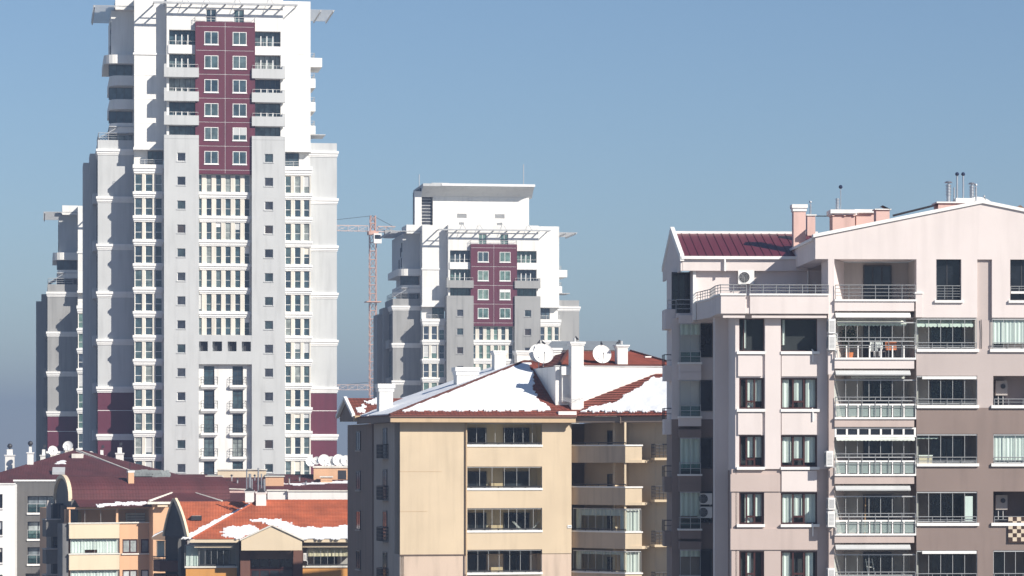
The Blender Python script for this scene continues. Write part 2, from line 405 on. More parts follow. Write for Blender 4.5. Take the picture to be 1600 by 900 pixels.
def tower(px, Y, deg, pz, nup, kmax, jb, wing_col, col_mat, gl, label, tall=False, near=True, ph=True):
    z0 = HC + (YH - pz) * Y / FPX
    f = Fr(px, Y, deg, z0, None, 'residential_tower', label, 'tower', 'white residential towers')
    rnd = random.Random(int(px)); zb = -z0; ztop = 3.1
    zw = zc(nup) + 1.06                                     # foot of the white upper storeys
    zl = zc(nup - 1) - .24                                  # head of the grey columns
    # white upper storeys
    m = M(); m.box(-11.3, -7.3, 0, 15, zw, ztop); m.box(7.3, 10.9, 0, 15, zw, ztop)
    m.box(-7.3, 7.3, 1.0, 15, zw, ztop - .4); f.part('upper_wall', m, W_)
    f.part('string_course', M().box(-11.45, -7.3, -.12, 1, zc(0) - 2.0, zc(0) - 1.75), WH)
    f.part('string_course', M().box(-11.42, -7.3, -.10, 2, zw + .002, zw + .3), WH); f.part('string_course', M().box(7.3, 11.02, -.10, 2, zw + .002, zw + .3), WH)
    for k in range(1, nup + 1):
        f.part('floor_joint', M().box(-11.33, -7.3, -.03, .5, zc(k) + 1.42, zc(k) + 1.5), WH); f.part('floor_joint', M().box(7.3, 10.93, -.03, .5, zc(k) + 1.42, zc(k) + 1.5), WH)
    holes = []
    for k in range(nup):
        for a, b in ((-7.0, -3.68), (3.68, 7.0)): holes.append((a, b, zc(k) - .95, zc(k) + 1.05, 1.3, True))
    for a in (-2.4, 1.1): holes.append((a, a + 1.3, .02, 1.68, .3, True))
    f.part('central_wall', M().wall(-7.3, 7.3, zl - 1, ztop, -1.45, holes, 1.4), W_)
    for a in (-2.4, 1.1): window(f, a, a + 1.3, .02, 1.66, -1.30, PALEST, gl, (.5,), (), .08, 'terrace_door')
    f.part('terrace_railing', M().rail([(-3.75, -1.5), (-3.75, -2.0), (3.75, -2.0), (3.75, -1.5)], 0, .62, 2, 1.2, .022), PALEST)
    for k in range(nup):
        for sgn in (-1, 1):
            a, b = (-7.0, -3.68) if sgn < 0 else (3.68, 7.0)
            window(f, a, b, zc(k) - .95, zc(k) + 1.05, -.6, DKM, gl, (.2, .4, .62, .82), (), .06, 'loggia_window')
            m = M()
            for t in (.24, .47, .70): m.box(a + t * 3.3, a + t * 3.3 + .11, -1.25, -1.15, zc(k) - .95, zc(k) + (.45 if k < 2 else -.2))
            f.part('glazing_post', m, WH)
            xa, xb = (-7.66, -3.32) if sgn < 0 else (3.32, 7.5)
            if k == 0:
                f.part('parapet', M().box(a - .1, b + .1, -1.6, -1.3, zc(k) - 1.95, zc(k) - .85), WH)
            elif k < nup - 1:
                m = M().box(xa, xb, -2.35, -1.45, zc(k) - 1.98, zc(k) - .78)
                m.box(xa if sgn < 0 else xb - .35, xa + .35 if sgn < 0 else xb, -2.33, -1.45, zc(k) - .79, zc(k) - .35)
                f.part('balcony_parapet', m, col_mat)
            yr = -1.55 if k == 0 else -2.28
            f.part('balcony_railing', M().rail([(xa + .1, -1.45), (xa + .1, yr), (xb - .1, yr), (xb - .1, -1.45)] if k else [(a, yr), (b, yr)], zc(k) - .9, .52, 1, 1.1, .02), PALEST)
    # burgundy bay: panels with pale joints between them
    zp = zc(nup) - 1.95
    f.part('panel_backing', M().box(-3.62, 3.62, -2.0, -1.4, zp, -.02), WH)
    m = M(); m.box(-3.74, -3.62, -2.07, -1.4, zp, 0); m.box(3.62, 3.74, -2.07, -1.4, zp, 0); m.box(-3.62, 3.62, -2.06, -1.4, zp - .1, zp)
    m.box(-3.62, 3.62, -2.06, -1.4, -.02, .03); f.part('panel_edge', m, BURG)
    for sgn in (-1, 1):
        xi, xo = sgn * .035, sgn * 3.62
        a, b = min(xi, xo), max(xi, xo)
        f.part('cladding_panel', M().box(a, b, -2.05, -2.0, -.53, -.02), BURG)
        for k in range(nup + 1):
            zt, zbm = zc(k) + 1.43, max(zc(k) - 1.5, zp)
            wx = (-2.62, -.86) if sgn < 0 else (.92, 2.68)
            f.part('cladding_panel', M().wall(a, b, zbm, zt, -2.05, [(wx[0], wx[1], zc(k) - .82, zc(k) + .82, .05)], .05), BURG)
            window(f, wx[0] + .01, wx[1] - .01, zc(k) - .80, zc(k) + .81, -2.09, WH, gl, (.48,), (), .075)
            f.part('window_sill', M().box(wx[0] - .06, wx[1] + .06, -2.15, -2.0, zc(k) - .92, zc(k) - .80), WH)
    for sgn in (-1, 1):
        a, b = min(sgn * .035, sgn * 3.62), max(sgn * .035, sgn * 3.62)
        f.part('cladding_panel', M().box(a, b, -2.05, -2.0, zp, zc(nup) - 1.57), BURG)
    # grey columns with a small square window on every floor
    for sgn in (-1, 1):
        xa, xb = (-7.66, -3.32) if sgn < 0 else (3.32, 7.5)
        wx = (-6.03, -5.0) if sgn < 0 else (4.92, 5.98)
        hs = [(wx[0], wx[1], zc(k) - .55, zc(k) + .53, .2) for k in range(nup, kmax + 1)]
        f.part('column_wall', M().wall(xa, xb, zb, zl, -2.35, hs, 2.3), col_mat)
        f.part('column_joint', M().box(xa - .01, xb + .01, -2.36, -2.3, zl - .5, zl - .46), G2)
        for k in range(nup, kmax + 1):
            window(f, wx[0], wx[1], zc(k) - .55, zc(k) + .53, -2.24, STEEL if rnd.random() < .85 else WH, GS, (), (), .07, 'small_window')
            m = M().box(wx[0] - .1, wx[1] + .1, -2.42, -2.3, zc(k) - .64, zc(k) - .55); f.part('window_sill', m, col_mat)
    # glazed strip between the columns
    r0, r1 = nup + 1, min(nup + 7, kmax)
    zs1 = zc(r1) - 1.3
    xs = [(-3.3, -2.9), (-2.35, -1.68), (-1.15, -.48), (.03, .72), (1.25, 1.92), (2.42, 3.1)]
    hs = [(a, b, zc(k) - 1.28, zc(k) + .9, .2) for k in range(r0, r1 + 1) for a, b in xs]
    f.part('strip_wall', M().wall(-3.32, 3.32, zs1 - (0 if tall else 30), zp + .3, -1.5, hs, .5), CRM)
    for k in range(r0, r1 + 1):
        for a, b in xs: window(f, a, b, zc(k) - 1.28, zc(k) + .9, -1.40, PALEST, gl, (), (.42,), .05)
        m = M(); band(m, -3.1, 3.1, -1.5, -1.45, zc(k) - 1.3, .78)
        if k < r1 or not tall: f.part('spandrel', m, WH)
    if tall:
        zt, zq = zs1, zc(nup + 9) + 1.05
        hx = [(-3.3, -2.2), (-1.62, -.42), (.28, 1.4), (2.05, 3.2)]
        kk = nup + 8
        f.part('column_bridge', M().wall(-3.32, 3.32, zq, zt, -2.34, [(a, b, zc(kk) - .32, zc(kk) + .9, .9, True) for a, b in hx], 1.2), col_mat)
        for a, b in hx: f.part('vent_opening', M().box(a + .3, b, -1.7, -1.55, zc(kk) - .31, zc(kk) + .89), ROOM)
        hs = [(a, a + 1.32, zc(k) - 1.55, zc(k) + .82, .25) for k in range(nup + 9, kmax + 1) for a in (-2.66, .93)]
        f.part('recess_wall', M().wall(-3.32, 3.32, zb, zq, -1.65, hs, .6), W_)
        for k in range(nup + 9, kmax + 1):
            for a in (-2.66, .93):
                window(f, a, a + 1.32, zc(k) - 1.55, zc(k) + .82, -1.5, DKM, gl, (.5,), (.72,), .06, 'french_window')
                m = M().box(a - .4, a + 1.75, -2.12, -1.65, zc(k) - 1.85, zc(k) - 1.55); m.box(a - .3, a + 1.6, -2.0, -1.65, zc(k) - 2.0, zc(k) - 1.85)
                f.part('balcony_slab', m, WH)
                f.part('balcony_railing', M().rail([(a - .35, -1.65), (a - .35, -2.07), (a + 1.7, -2.07), (a + 1.7, -1.65)], zc(k) - 1.55, 1.0, 3, .6, .02), DKM)
    # lower bays, three windows to a floor, moulded bands between the floors
    kb = kmax
    for sgn in (-1, 1):
        xa, xb = (-11.3, -7.66) if sgn < 0 else (7.5, 10.85)
        wx = [(-11.25, -10.35), (-9.95, -9.05), (-8.72, -7.85)] if sgn < 0 else [(7.62, 8.36), (8.8, 9.56), (9.95, 10.68)]
        zt = zc(nup) - .86
        hs = [(a, b, zc(k) - 1.28, zc(k) + .9, .2) for k in range(nup + 1, kb + 1) for a, b in wx]
        f.part('bay_wall', M().wall(xa, xb, zb, zt, -1.0, hs, .8), CRM)
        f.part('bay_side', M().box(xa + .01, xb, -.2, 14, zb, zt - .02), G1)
        for k in range(nup, kb + 1):
            m = M()
            if sgn < 0: band(m, xa, xb - .2, -1.0, 1.2, zc(k) - (.9 if k == nup else 1.3), 1.1 if k == nup else .78)
            else: band(m, xa + .2, xb, -1.0, 1.2, zc(k) - (.9 if k == nup else 1.3), 1.1 if k == nup else .78)
            f.part('spandrel', m, WH)
            if k > nup:
                for a, b in wx: window(f, a, b, zc(k) - 1.28, zc(k) + .9, -.9, WH, gl, (), (.42,), .06)
        # recessed terrace above the bay
        f.part('terrace_wall', M().box(xa, xb, .95, 1.2, zt, zw), W_)
        wa, wb = (-9.6, -7.7) if sgn < 0 else (7.5, 9.5)
        window(f, wa, wb, zt + .1, zw - .1, .85, DKM, gl, (.33, .66), (), .06, 'terrace_window')
        f.part('terrace_railing', M().rail([(xa + .1, -.9), (xb, -.9)], zt, .6, 3, 1.1, .02), PALEST)
    # wings
    zwt = zc(nup - 1) - .57
    def wing(x0, x1, y0, y1, zt, side):
        zburg = zc(nup) + .93 - 6 * jb + .05 if jb else zb
        f.part('wing_wall', M().box(x0, x1, y0, y1, max(zburg, zb), zt), wing_col)
        j = 0; zz = zc(nup) + 1.3
        while zz > zb + 1 and j < 14 and zz > zc(kmax + 1):
            m = M(); band(m, x0, x1, y0, y1 - .3, zz, .76); f.part('string_course', m, WH); zz -= 6; j += 1
        if jb:
            zz = zburg
            m = M().box(x0, x1, y0 + .03, y1, zb, zburg); f.part('burgundy_wall', m, BURG)
            for i in range(4): f.part('panel_joint', M().box(x0 - .01, x1 + .01, y0 + .015, y0 + .2, zburg - 2.7 - 3.0 * i - .035, zburg - 2.7 - 3.0 * i + .035), WH)
    wing(-15.8, -11.3, 2.2, 14, zwt, -1); wing(10.85, 14.35, 1.0, 13, zwt - .12, 1)
    f.part('wing_side', M().box(-16.7, -15.75, 8, 14.5, zb, zwt - 1.2), wing_col)
    f.part('wing_side', M().box(-17.5, -16.7, 10, 16, zb, zwt - 2.2), wing_col)
    zz = zc(nup) + .5
    while zz > zc(kmax + 1):
        window(f, -15.86, -15.86 + 3.4, zz - 4.6, zz - .4, 7.3, DKM, gl, (.33, .66), (.5,), .08, 'side_window', -90)
        window(f, -16.76, -16.76 + 2.4, zz - 4.6, zz - .4, 13.2, DKM, gl, (.5,), (.5,), .08, 'side_window', -90)
        f.part('side_balcony', M().box(-16.4, -15.8, 3.4, 7.6, zz - 6.0, zz - 4.7), wing_col)
        zz -= 6
    f.part('wing_railing', M().rail([(-15.7, 12), (-15.7, 2.4), (-12, 2.4)], zwt, .9, 3, 1.2, .03), STEEL)
    m = M()
    for q in (2.6, 5, 7.4, 9.8): m.cyl((-15.6, q, zwt + .3), (-13.2, q, zwt + 1.7), .06, 5)
    m.cyl((-15.6, 2.5, zwt + .3), (-15.6, 10, zwt + .3), .06, 5); m.box(-14.4, -11.3, 2.4, 10, zwt + 1.7, zwt + 1.8)
    f.part('wing_pergola', m, STEEL)
    f.part('terrace_canopy', M().box(10.9, 13.0, 2, 7, zwt + 1.0, zwt + 1.1), STEEL)
    # upper left flank with rounded balconies
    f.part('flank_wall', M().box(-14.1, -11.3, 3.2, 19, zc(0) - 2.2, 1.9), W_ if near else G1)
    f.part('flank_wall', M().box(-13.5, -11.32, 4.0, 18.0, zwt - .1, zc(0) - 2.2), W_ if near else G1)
    for z, q in ((.2, 4.8), (-.5, 6.4), (-2.2, 5.4), (-2.3, 8.6)):
        window(f, -14.16, -14.16 + 1.0, z - 1.2, z + .3, q, DKM, gl, (.5,), (), .07, 'flank_window', -90)
    def rounded(x0, x1, y0, y1, r):
        return [(x1, y1), (x1, y0)] + [(x0 + r - r * math.sin(R(a)), y0 + r - r * math.cos(R(a))) for a in (0, 18, 36, 54, 72, 90)] + [(x0, y1)]
    f.part('rounded_balcony', M().prism(rounded(-15.0, -11.3, 2.3, 17, 1.5), 'z', zc(0) - 2.85, zc(0) - 1.75), W_)
    for k in range(1, nup - 1):
        f.part('rounded_balcony', M().prism(rounded(-14.3, -11.3, 2.5, 17, 1.5), 'z', zc(k) - 2.6, zc(k) - 1.35), W_)
    for k in range(0, nup):
        window(f, -14.4, -11.45, zc(k) - 4.3, zc(k) - 2.75, 3.92, DKM, gl, (.33, .66), (), .07, 'flank_window')
        window(f, -13.56, -13.56 + 3, zc(k) - 4.3, zc(k) - 2.75, 8.2, DKM, gl, (.33, .66), (), .07, 'flank_window', -90)
    for k in range(-1, nup - 2):
        z = zc(0) - 1.75 if k < 0 else zc(k + 1) - 1.4
        f.part('end_balcony', M().box(10.9, 12.55 if k < 0 else 11.7, 2, 8, z - 1.15, z), W_)
        f.part('balcony_railing', M().rail([(10.95, 2.1), (11.6, 2.1), (11.6, 7.9)], z, .6, 2, 1, .025), STEEL)
        window(f, 10.97, 10.97 + 3, z, z + 1.7, 3.2, DKM, gl, (.5,), (), .07, 'end_window', 90)
    # pergola over the terrace and the slatted roof canopies
    m = M().box(-9.05, 9.05, -3.12, -2.92, 2.12, 2.32); m.box(-9.05, 9.05, -2.0, -1.9, 2.16, 2.26); f.part('pergola_beam', m, STEEL)
    for x in (-8.95, -7.55, -5.9, -4.2, -2.2, 0, 2.2, 4.2, 5.9, 7.4, 8.9):
        f.part('pergola_rafter', M().box(x - .07, x + .07, -2.95, 0 if abs(x) > 7.4 else -1.45, 2.14, 2.3), STEEL)
    m = M()
    for x in (-4.6, -.05 - 1.9, 1.9, 6.0): m.cyl((x, -3.0, 2.3), (x - .6, -.9, 3.7), .035, 5)
    f.part('tie_rod', m, STEEL)
    for sgn in (-1, 1):
        xa, xb = (-16.3, -11.2) if sgn < 0 else (10.5, 14.0)
        m = M()
        for x in (xa, (xa + xb) / 2, xb - .15): m.box(x, x + .15, 1.2, 18 if sgn < 0 else 12, 2.0, 2.19)
        f.part('canopy_frame', m, STEEL)
        yy = 1.2
        while yy < (18 if sgn < 0 else 12): f.part('canopy_slat', M().box(xa - .1, xb + .1, yy, yy + .32, 2.2, 2.26), STEEL); yy += 1.0
    f.part('roof_block', M().box(-13.6, -11.28, 2.2, 9, 1.9, 3.3), W_)
    # setback top storey with its curved cornice
    if not ph: return f
    f.part('penthouse_wall', M().wall(-9.1, 6.6, 2.6, 9.1, 4, [(-5.2, -3.6, 4.6, 5.3, .2, True), (1.0, 2.6, 4.6, 5.3, .2, True), (-4.9, -4.0, 3.4, 3.9, .2, True), (1.3, 2.2, 3.4, 3.9, .2, True)], .5), W_)
    m = M()
    for a, b, c, d in ((-5.2, -3.6, 4.6, 5.3), (1.0, 2.6, 4.6, 5.3), (-4.9, -4.0, 3.4, 3.9), (1.3, 2.2, 3.4, 3.9)):
        z = c + .08
        while z < d: m.box(a, b, 4.02, 4.1, z, z + .06); z += .13
    f.part('vent_louvre', m, STEEL)
    f.part('penthouse_body', M().box(-9.08, 6.58, 4.4, 15, 2.6, 9.2), W_)
    f.part('stair_tower', M().box(-11.2, -9.3, 4.5, 14, 2.6, 9.4), plaster('slate_grey', (.035, .038, .05)) if not bpy.data.materials.get('slate_grey') else bpy.data.materials['slate_grey'])
    f.part('stair_pier', M().box(-12.1, -11.0, 3.4, 5, 2.6, 8.8), W_)
    m = M()
    for z in range(12): m.box(-11.25, -9.25, 4.42, 4.48, 2.9 + z * .52, 3.0 + z * .52)
    f.part('stair_louvre', m, STEEL)
    prof = [(15, 9.9), (1.4, 9.9), (1.4, 9.5)] + [(2.1, 9.28), (2.7, 8.98), (3.3, 8.6), (3.8, 8.2), (4.05, 7.95)] + [(15, 7.95)]
    f.part('cornice', M().prism([(y, z) for y, z in prof], 'x', -11.0, 7.1), G1)
    f.part('cornice_edge', M().box(-8.0, 7.2, 1.3, 1.5, 9.56, 9.95), WH)
    m = M(); m.box(-8.8, -6.0, 8, 10, 9.9, 10.6); m.box(2.2, 3.4, 8, 9, 9.9, 10.5); f.part('roof_housing', m, G1)
    m = M(); m.cyl((6.0, 6, 9.9), (6.0, 6, 13.6), .07, 5); m.cyl((-11.3, 4.2, 8.8), (-11.3, 4.2, 11.6), .06, 5); f.part('antenna', m, STEEL)
    return f

tower(350.5, 404, 8.5, 38, 5, 18, 5, G1, G1, GT, 'tallest white tower with a burgundy window bay cut off by the top of the picture', tall=True)
tower(769, 514, 8.4, 383, 3, 9, 0, G2, G2, GT2, 'white tower with curved cornice penthouse and burgundy bay beside the crane', near=False)
tower(240, 482, 8.5, 355, 3, 11, 3, G2, G3, GT2, 'far white tower mostly hidden behind the tallest tower', near=False, ph=False)

# ------------------------------------------------------------------ tower cranes
CR1 = plaster('faded_red_steel', (0.56, 0.34, 0.27), bump=0)
CR2 = plaster('bleached_red_steel', (0.60, 0.46, 0.41), bump=0)
def lattice(m, p0, p1, wd, step, r=.07):
    p0, p1 = Vector(p0), Vector(p1); d = (p1 - p0); L = d.length; d.normalize()
    a = Vector((0, 1, 0)) if abs(d.y) < .9 else Vector((1, 0, 0)); b = d.cross(a).normalized(); a = b.cross(d)
    cs = [a * sx * wd / 2 + b * sy * wd / 2 for sx, sy in ((1, 1), (1, -1), (-1, -1), (-1, 1))]
    for c in cs: m.cyl(p0 + c, p1 + c, r, 4)
    n = max(1, int(L / step))
    for k in range(n):
        q0, q1 = p0 + d * (L * k / n), p0 + d * (L * (k + 1) / n)
        for i in range(4):
            j = (i + 1) % 4
            m.cyl(q0 + cs[i], q1 + cs[j], r * .7, 3); m.cyl(q0 + cs[i], q0 + cs[j], r * .7, 3)
def crane(px, Y, py_jib, py_top, jib, back, deg, label):
    zj = HC + (YH - py_jib) * Y / FPX; zt = HC + (YH - py_top) * Y / FPX
    f = Fr(px, Y, deg, 0, None, 'tower_crane', label, 'crane')
    m = M(); lattice(m, (0, 0, 0), (0, 0, zj - .6), 1.3, 1.7, .085); f.part('mast', m, CR1)
    m = M(); m.box(-1.0, 1.0, -1.0, 1.0, zj - .8, zj - .1); f.part('slewing_ring', m, CR1)
    m = M(); lattice(m, (-1, 0, zj + .5), (-jib, 0, zj + .5), 1.1, 2.0, .06); f.part('jib', m, CR2)
    m = M(); lattice(m, (1, 0, zj + .4), (back, 0, zj + .4), 1.1, 1.6, .09); f.part('counter_jib', m, CR2)
    f.part('counterweight', M().box(back - 2.2, back - .2, -.7, .7, zj - 1.4, zj + .2), G2)
    m = M(); lattice(m, (0, 0, zj), (0, 0, zt), 1.0, 1.3, .12); f.part('apex', m, CR1)
    m = M(); m.cyl((0, 0, zt), (-jib * .62, 0, zj + 1.1), .06, 4); m.cyl((0, 0, zt), (back * .9, 0, zj + 1), .06, 4); f.part('tie_cable', m, DKM)
    c = f.part('cab', M().box(-.1, 1.5, -1.9, -.8, zj - 2.6, zj - .6), WH)
    f.part('cab_window', M().box(.1, 1.3, -1.95, -1.9, zj - 1.7, zj - .9), GD, parent=c)
    f.part('work_platform', M().box(-1.5, 1.5, -1.5, 1.5, zj - 14.5, zj - 14.3), CR1)
    return f
crane(582.5, 650, 361, 337, 26, 4.6, 12, 'faded red lattice tower crane rising between the two white towers')
crane(640, 700, 609, 590, 22, 5, 8, 'low crane whose pale jib shows just above the tiled roofs')
# ------------------------------------------------------------------ small things shared by the roofs and walls
def dish(pos, r, az, el, label, group='satellite dishes on the roofs', mast=.6):
    """az: degrees to the right of straight towards the camera"""
    e = ob('satellite_dish', None, None, Matrix.Translation(pos)); tag(e, label, 'satellite dish', group)
    n = Vector((math.sin(R(az)) * math.cos(R(el)), -math.cos(R(az)) * math.cos(R(el)), math.sin(R(el))))
    q = n.to_track_quat('Z', 'Y').to_matrix().to_4x4(); C = Matrix.Translation((0, 0, mast + r * .75)) @ q
    m = M(); nr, na = 5, 24
    for a in range(nr):
        for b in range(na):
            P = lambda i, j: (r * i / nr * math.cos(2 * math.pi * j / na), r * i / nr * math.sin(2 * math.pi * j / na), .22 * r * (i / nr) ** 2)
            m.quad(P(a, b), P(a + 1, b), P(a + 1, b + 1), P(a, b + 1))
    for b in range(na):
        t0, t1 = 2 * math.pi * b / na, 2 * math.pi * (b + 1) / na; z = .22 * r
        for (ra, za), (rb, zb) in (((r, z), (r * 1.03, z + .02)), ((r * 1.03, z + .02), (r * 1.03, z - .03)), ((r * 1.03, z - .03), (r * .98, z - .05))):
            m.quad((ra * math.cos(t0), ra * math.sin(t0), za), (rb * math.cos(t0), rb * math.sin(t0), zb), (rb * math.cos(t1), rb * math.sin(t1), zb), (ra * math.cos(t1), ra * math.sin(t1), za))
    o = ob('reflector', m.mesh('reflector', WH, True), e, C)
    m = M(); m.cyl((0, -r * .98, .2 * r), (0, -r * .12, r * .82), .022, 5); ob('feed_arm', m.mesh('feed_arm', DKM), e, C)
    ob('receiver', M().cyl((0, -r * .16, r * .74), (0, -r * .05, r * .9), .05, 8).mesh('receiver', STEEL), e, C)
    m = M().cyl((0, 0, 0), (0, .02, mast + r * .7), .04, 6); m.cyl((0, .02, mast + r * .7), tuple(C @ Vector((0, 0, 0))), .06, 6); ob('mount', m.mesh('mount', STEEL), e)
    return e

def chimney(f, x0, x1, y0, y1, z0, z1, mat, cap=.12, ch=.16, parent=None, name='chimney', capmat=None, neck=True):
    o = f.part(name, M().box(x0, x1, y0, y1, z0, z1), mat, parent)
    m = M().box(x0 - cap, x1 + cap, y0 - cap, y1 + cap, z1 + .001, z1 + ch)
    if neck: m.box(x0 - cap * .5, x1 + cap * .5, y0 - cap * .5, y1 + cap * .5, z1 - ch * .9, z1)
    f.part('chimney_cap', m, capmat or WH, o)
    return o

def flue(f, x, y, z0, z1, r, mat, parent=None, ball=0.0, rings=0, hat=False, bm=None):
    m = M().cyl((x, y, z0), (x, y, z1), r, 10)
    for k in range(rings):
        z = z1 - .1 - k * .16; m.cyl((x, y, z), (x, y, z + .05), r * 1.35, 10)
    if hat: m.cyl((x, y, z1 + .08), (x, y, z1 + .16), r * 1.9, 10, r * 1.2); m.cyl((x, y, z1), (x, y, z1 + .1), r * .4, 5)
    o = f.part('flue_pipe', m, mat, parent)
    if ball: f.part('ball_cowl', M().ball((x, y, z1 + ball * .6), ball), bm or DKM, o, smooth=True)
    return o

def ac_unit(f, x, y, z, rz, label, w=.85, h=.6, d=.34, fan=True, group='air conditioner units on the walls'):
    """stands on a bracket; its front faces -y before rz turns it"""
    e = ob('air_conditioner', None, None, f.w @ Matrix.Translation((x, y, z)) @ Matrix.Rotation(R(rz), 4, 'Z')); tag(e, label, 'air conditioner', group)
    ob('casing', M().box(0, w, 0, d, 0, h).mesh('casing', WH), e)
    m = M(); c = (w * .38, h * .5); rr = h * .4
    for i in range(20):
        t0, t1 = 2 * math.pi * i / 20, 2 * math.pi * (i + 1) / 20
        m.quad((c[0], -.006, c[1]), (c[0] + rr * math.cos(t0), -.006, c[1] + rr * math.sin(t0)), (c[0] + rr * math.cos(t1), -.006, c[1] + rr * math.sin(t1)))
    ob('fan_opening', m.mesh('fan_opening', ROOM), e)
    m = M()
    for k in (1, .72, .44):
        for i in range(16):
            t0, t1 = 2 * math.pi * i / 16, 2 * math.pi * (i + 1) / 16
            m.cyl((c[0] + rr * k * math.cos(t0), -.02, c[1] + rr * k * math.sin(t0)), (c[0] + rr * k * math.cos(t1), -.02, c[1] + rr * k * math.sin(t1)), .009, 4)
    for i in range(8):
        t = math.pi * i / 4; m.cyl((c[0], -.02, c[1]), (c[0] + rr * math.cos(t), -.02, c[1] + rr * math.sin(t)), .007, 3)
    ob('fan_grille', m.mesh('fan_grille', STEEL), e)
    m = M()
    for k in range(9): m.box(-.012, 0, .05, d - .05, h * (.12 + k * .085), h * (.12 + k * .085) + .03); m.box(w, w + .012, .05, d - .05, h * (.12 + k * .085), h * (.12 + k * .085) + .03)
    ob('side_louvre', m.mesh('side_louvre', G3), e)
    m = M(); m.box(.08, .12, -.02, d + .12, -.05, 0); m.box(w - .12, w - .08, -.02, d + .12, -.05, 0); m.box(.08, .12, d + .08, d + .12, -.35, 0); m.box(w - .12, w - .08, d + .08, d + .12, -.35, 0)
    ob('bracket', m.mesh('bracket', STEEL), e)
    return e

GREYST = metal('grey_anodised', (.42, .43, .44), .4)
def glazed(f, x0, x1, z0, z1, y, n, mat=None, rails=True):
    """frameless balcony glazing: sheets of glass hung side by side"""
    w = (x1 - x0) / n
    for i in range(n):
        f.part('glass_panel', M().box(x0 + i * w + .012, x0 + (i + 1) * w - .012, y, y + .012, z0 + .04, z1 - .05), mat or GLASS)
    m = M(); m.box(x0, x1, y - .03, y + .04, z1 - .06, z1); m.box(x0, x1, y - .03, y + .04, z0, z0 + .05)
    for i in range(n + 1): m.box(x0 + i * w - .011, x0 + i * w + .011, y - .008, y + .020, z0 + .05, z1 - .06)
    f.part('glazing_frame', m, GREYST)

# ------------------------------------------------------------------ the beige block with the snowy hip roof
BE = plaster('beige_render', (0.59, 0.478, 0.34), big=.08, streak=.05)
BE2 = plaster('rose_beige_render', (0.575, 0.455, 0.365), big=.05)
BEP = plaster('parapet_beige', (0.58, 0.468, 0.32), big=.05)
BRN = plaster('brown_render', (0.21, 0.155, 0.125), big=.08)
GRB = plaster('greige_render', (0.38, 0.33, 0.29), big=.06)
FAS = plaster('tan_fascia', (0.52, 0.38, 0.24), big=.05)
SOF = plaster('brown_soffit', (0.22, 0.15, 0.11))
b = Fr(625, 227, 13, 0, None, 'apartment_block', 'beige apartment block with snow on its russet hip roof', 'apartment block')
bX = lambda px, y=0: b.X(px, y)
bZ = lambda py, y=0, px=760: b.Z(py, y, px)
ze = bZ(650, -.8); zso = bZ(660, -.8)
x893, x847, x730 = bX(893), bX(847), bX(730)
rows = [(664, 694, 698, 725), (729, 762, 766, 791), (794, 828, 832, 857), (859, 894, 898, 922)]
hs = []
for r in rows: hs.append((x730, x847, bZ(r[1] + 4), bZ(r[0] if r[0] > 670 else 661), 1.6, True))
zj = bZ(865.5)
b.part('front_wall', M().wall(0, x893, zj, zso + .05, 0, hs, 2), BE)
b.part('front_wall', M().wall(.04, x893, 0, zj, .06, [(x730, x847, bZ(898), zj - .002, 1.54, True)], 2), BE2)
for pz_, xe_ in ((737, 690), (799, 668)): b.part('wall_joint', M().box(.0, bX(xe_), -.012, .01, bZ(pz_), bZ(pz_) + .03), FAS)
b.part('wall_joint', M().box(-.02, x730, -.03, .05, zj - .07, zj + .0), BRN)
m = M(); m.box(.2, x730 - .1, .3, 21, 0, zso); m.box(x847 + .1, x893, .3, 21, 0, zso); m.box(.2, x893, 1.75, 21, 0, zso); b.part('body', m, BE)
for i, r in enumerate(rows):
    zs, zt, zb_ = bZ(r[1] + 4), (bZ(r[0]) if i else zso), bZ(r[3])
    b.part('parapet', M().box(x730 + .04, x847 - .06, .03 if i < 3 else .08, .18, zb_, zs - .002), BEP)
    b.part('parapet_coping', M().box(x730 - .05, x847 + .03, -.07, .22, zs, zs + .15), WH)
    b.part('lintel_edge', M().box(x730 + .05, x847 - .05, .02, .06, zb_ - .1, zb_ - .002), FAS)
    m = M(); zr = zs + .15
    m.cyl((x730, .0, zr + .12), (x847, .0, zr + .12), .035, 6)
    for k in range(6): xx = x730 + .3 + k * (x847 - x730 - .5) / 5; m.cyl((xx, .0, zs + .02), (xx, .0, zr + .12), .03, 5)
    b.part('balcony_railing', m, DKM)
    # back of the balcony: door, window, low cupboard
    for a, c_ in ((.35, 1.75), (3.0, 4.9)): window(b, x730 + a, x730 + a + (c_ - a), zs + .1, zt - .35, 1.5, DKM, GD, (.5,), (), .08, 'balcony_door')
    if i: b.part('low_cupboard', M().box(x730 + 1.95, x730 + 2.8, .9, 1.5, zs - .3, zs + .5), FAS); glazed(b, x730 + .02, x847 - .02, zs + .16, zt - .02, .1, (8, 6, 9, 7)[i])
    else: glazed(b, x730 + .02, x847 - .02, zs + .16, zt - .05, .1, 8)
# left flank: greige strip with french balconies, brown wall behind it
yA, yN = 10.2, 3.6
b.part('flank_wall', M().box(-.0, .3, .06, yA, 0, zso), GRB)
b.part('flank_wall', M().box(-.12, .3, yA, 20.6, 0, zso), BRN)
for i, py in enumerate((715, 781, 846.5, 912)):
    zq = bZ(py)
    window(b, -.075, -.075 + 1.5, zq, zq + 2.15, 6.3, DKM, GD, (.5,), (), .09, 'french_window', -90)
    b.part('french_balcony_railing', M().rail([(0, 6.9), (-.38, 6.9), (-.38, 4.4), (0, 4.4)], zq - .05, 1.0, 4, .35, .03), DKM)
    b.part('french_balcony_slab', M().box(-.42, 0, 4.35, 6.95, zq - .14, zq - .06), GRB)
    window(b, -.2, -.2 + 1.7, zq + .55, zq + 2.0, 16.6, DKM, GD, (.5,), (), .09, 'flank_window', -90)
    b.part('window_sill', M().box(-.25, -.1, 14.8, 16.7, zq + .45, zq + .55), GRB)
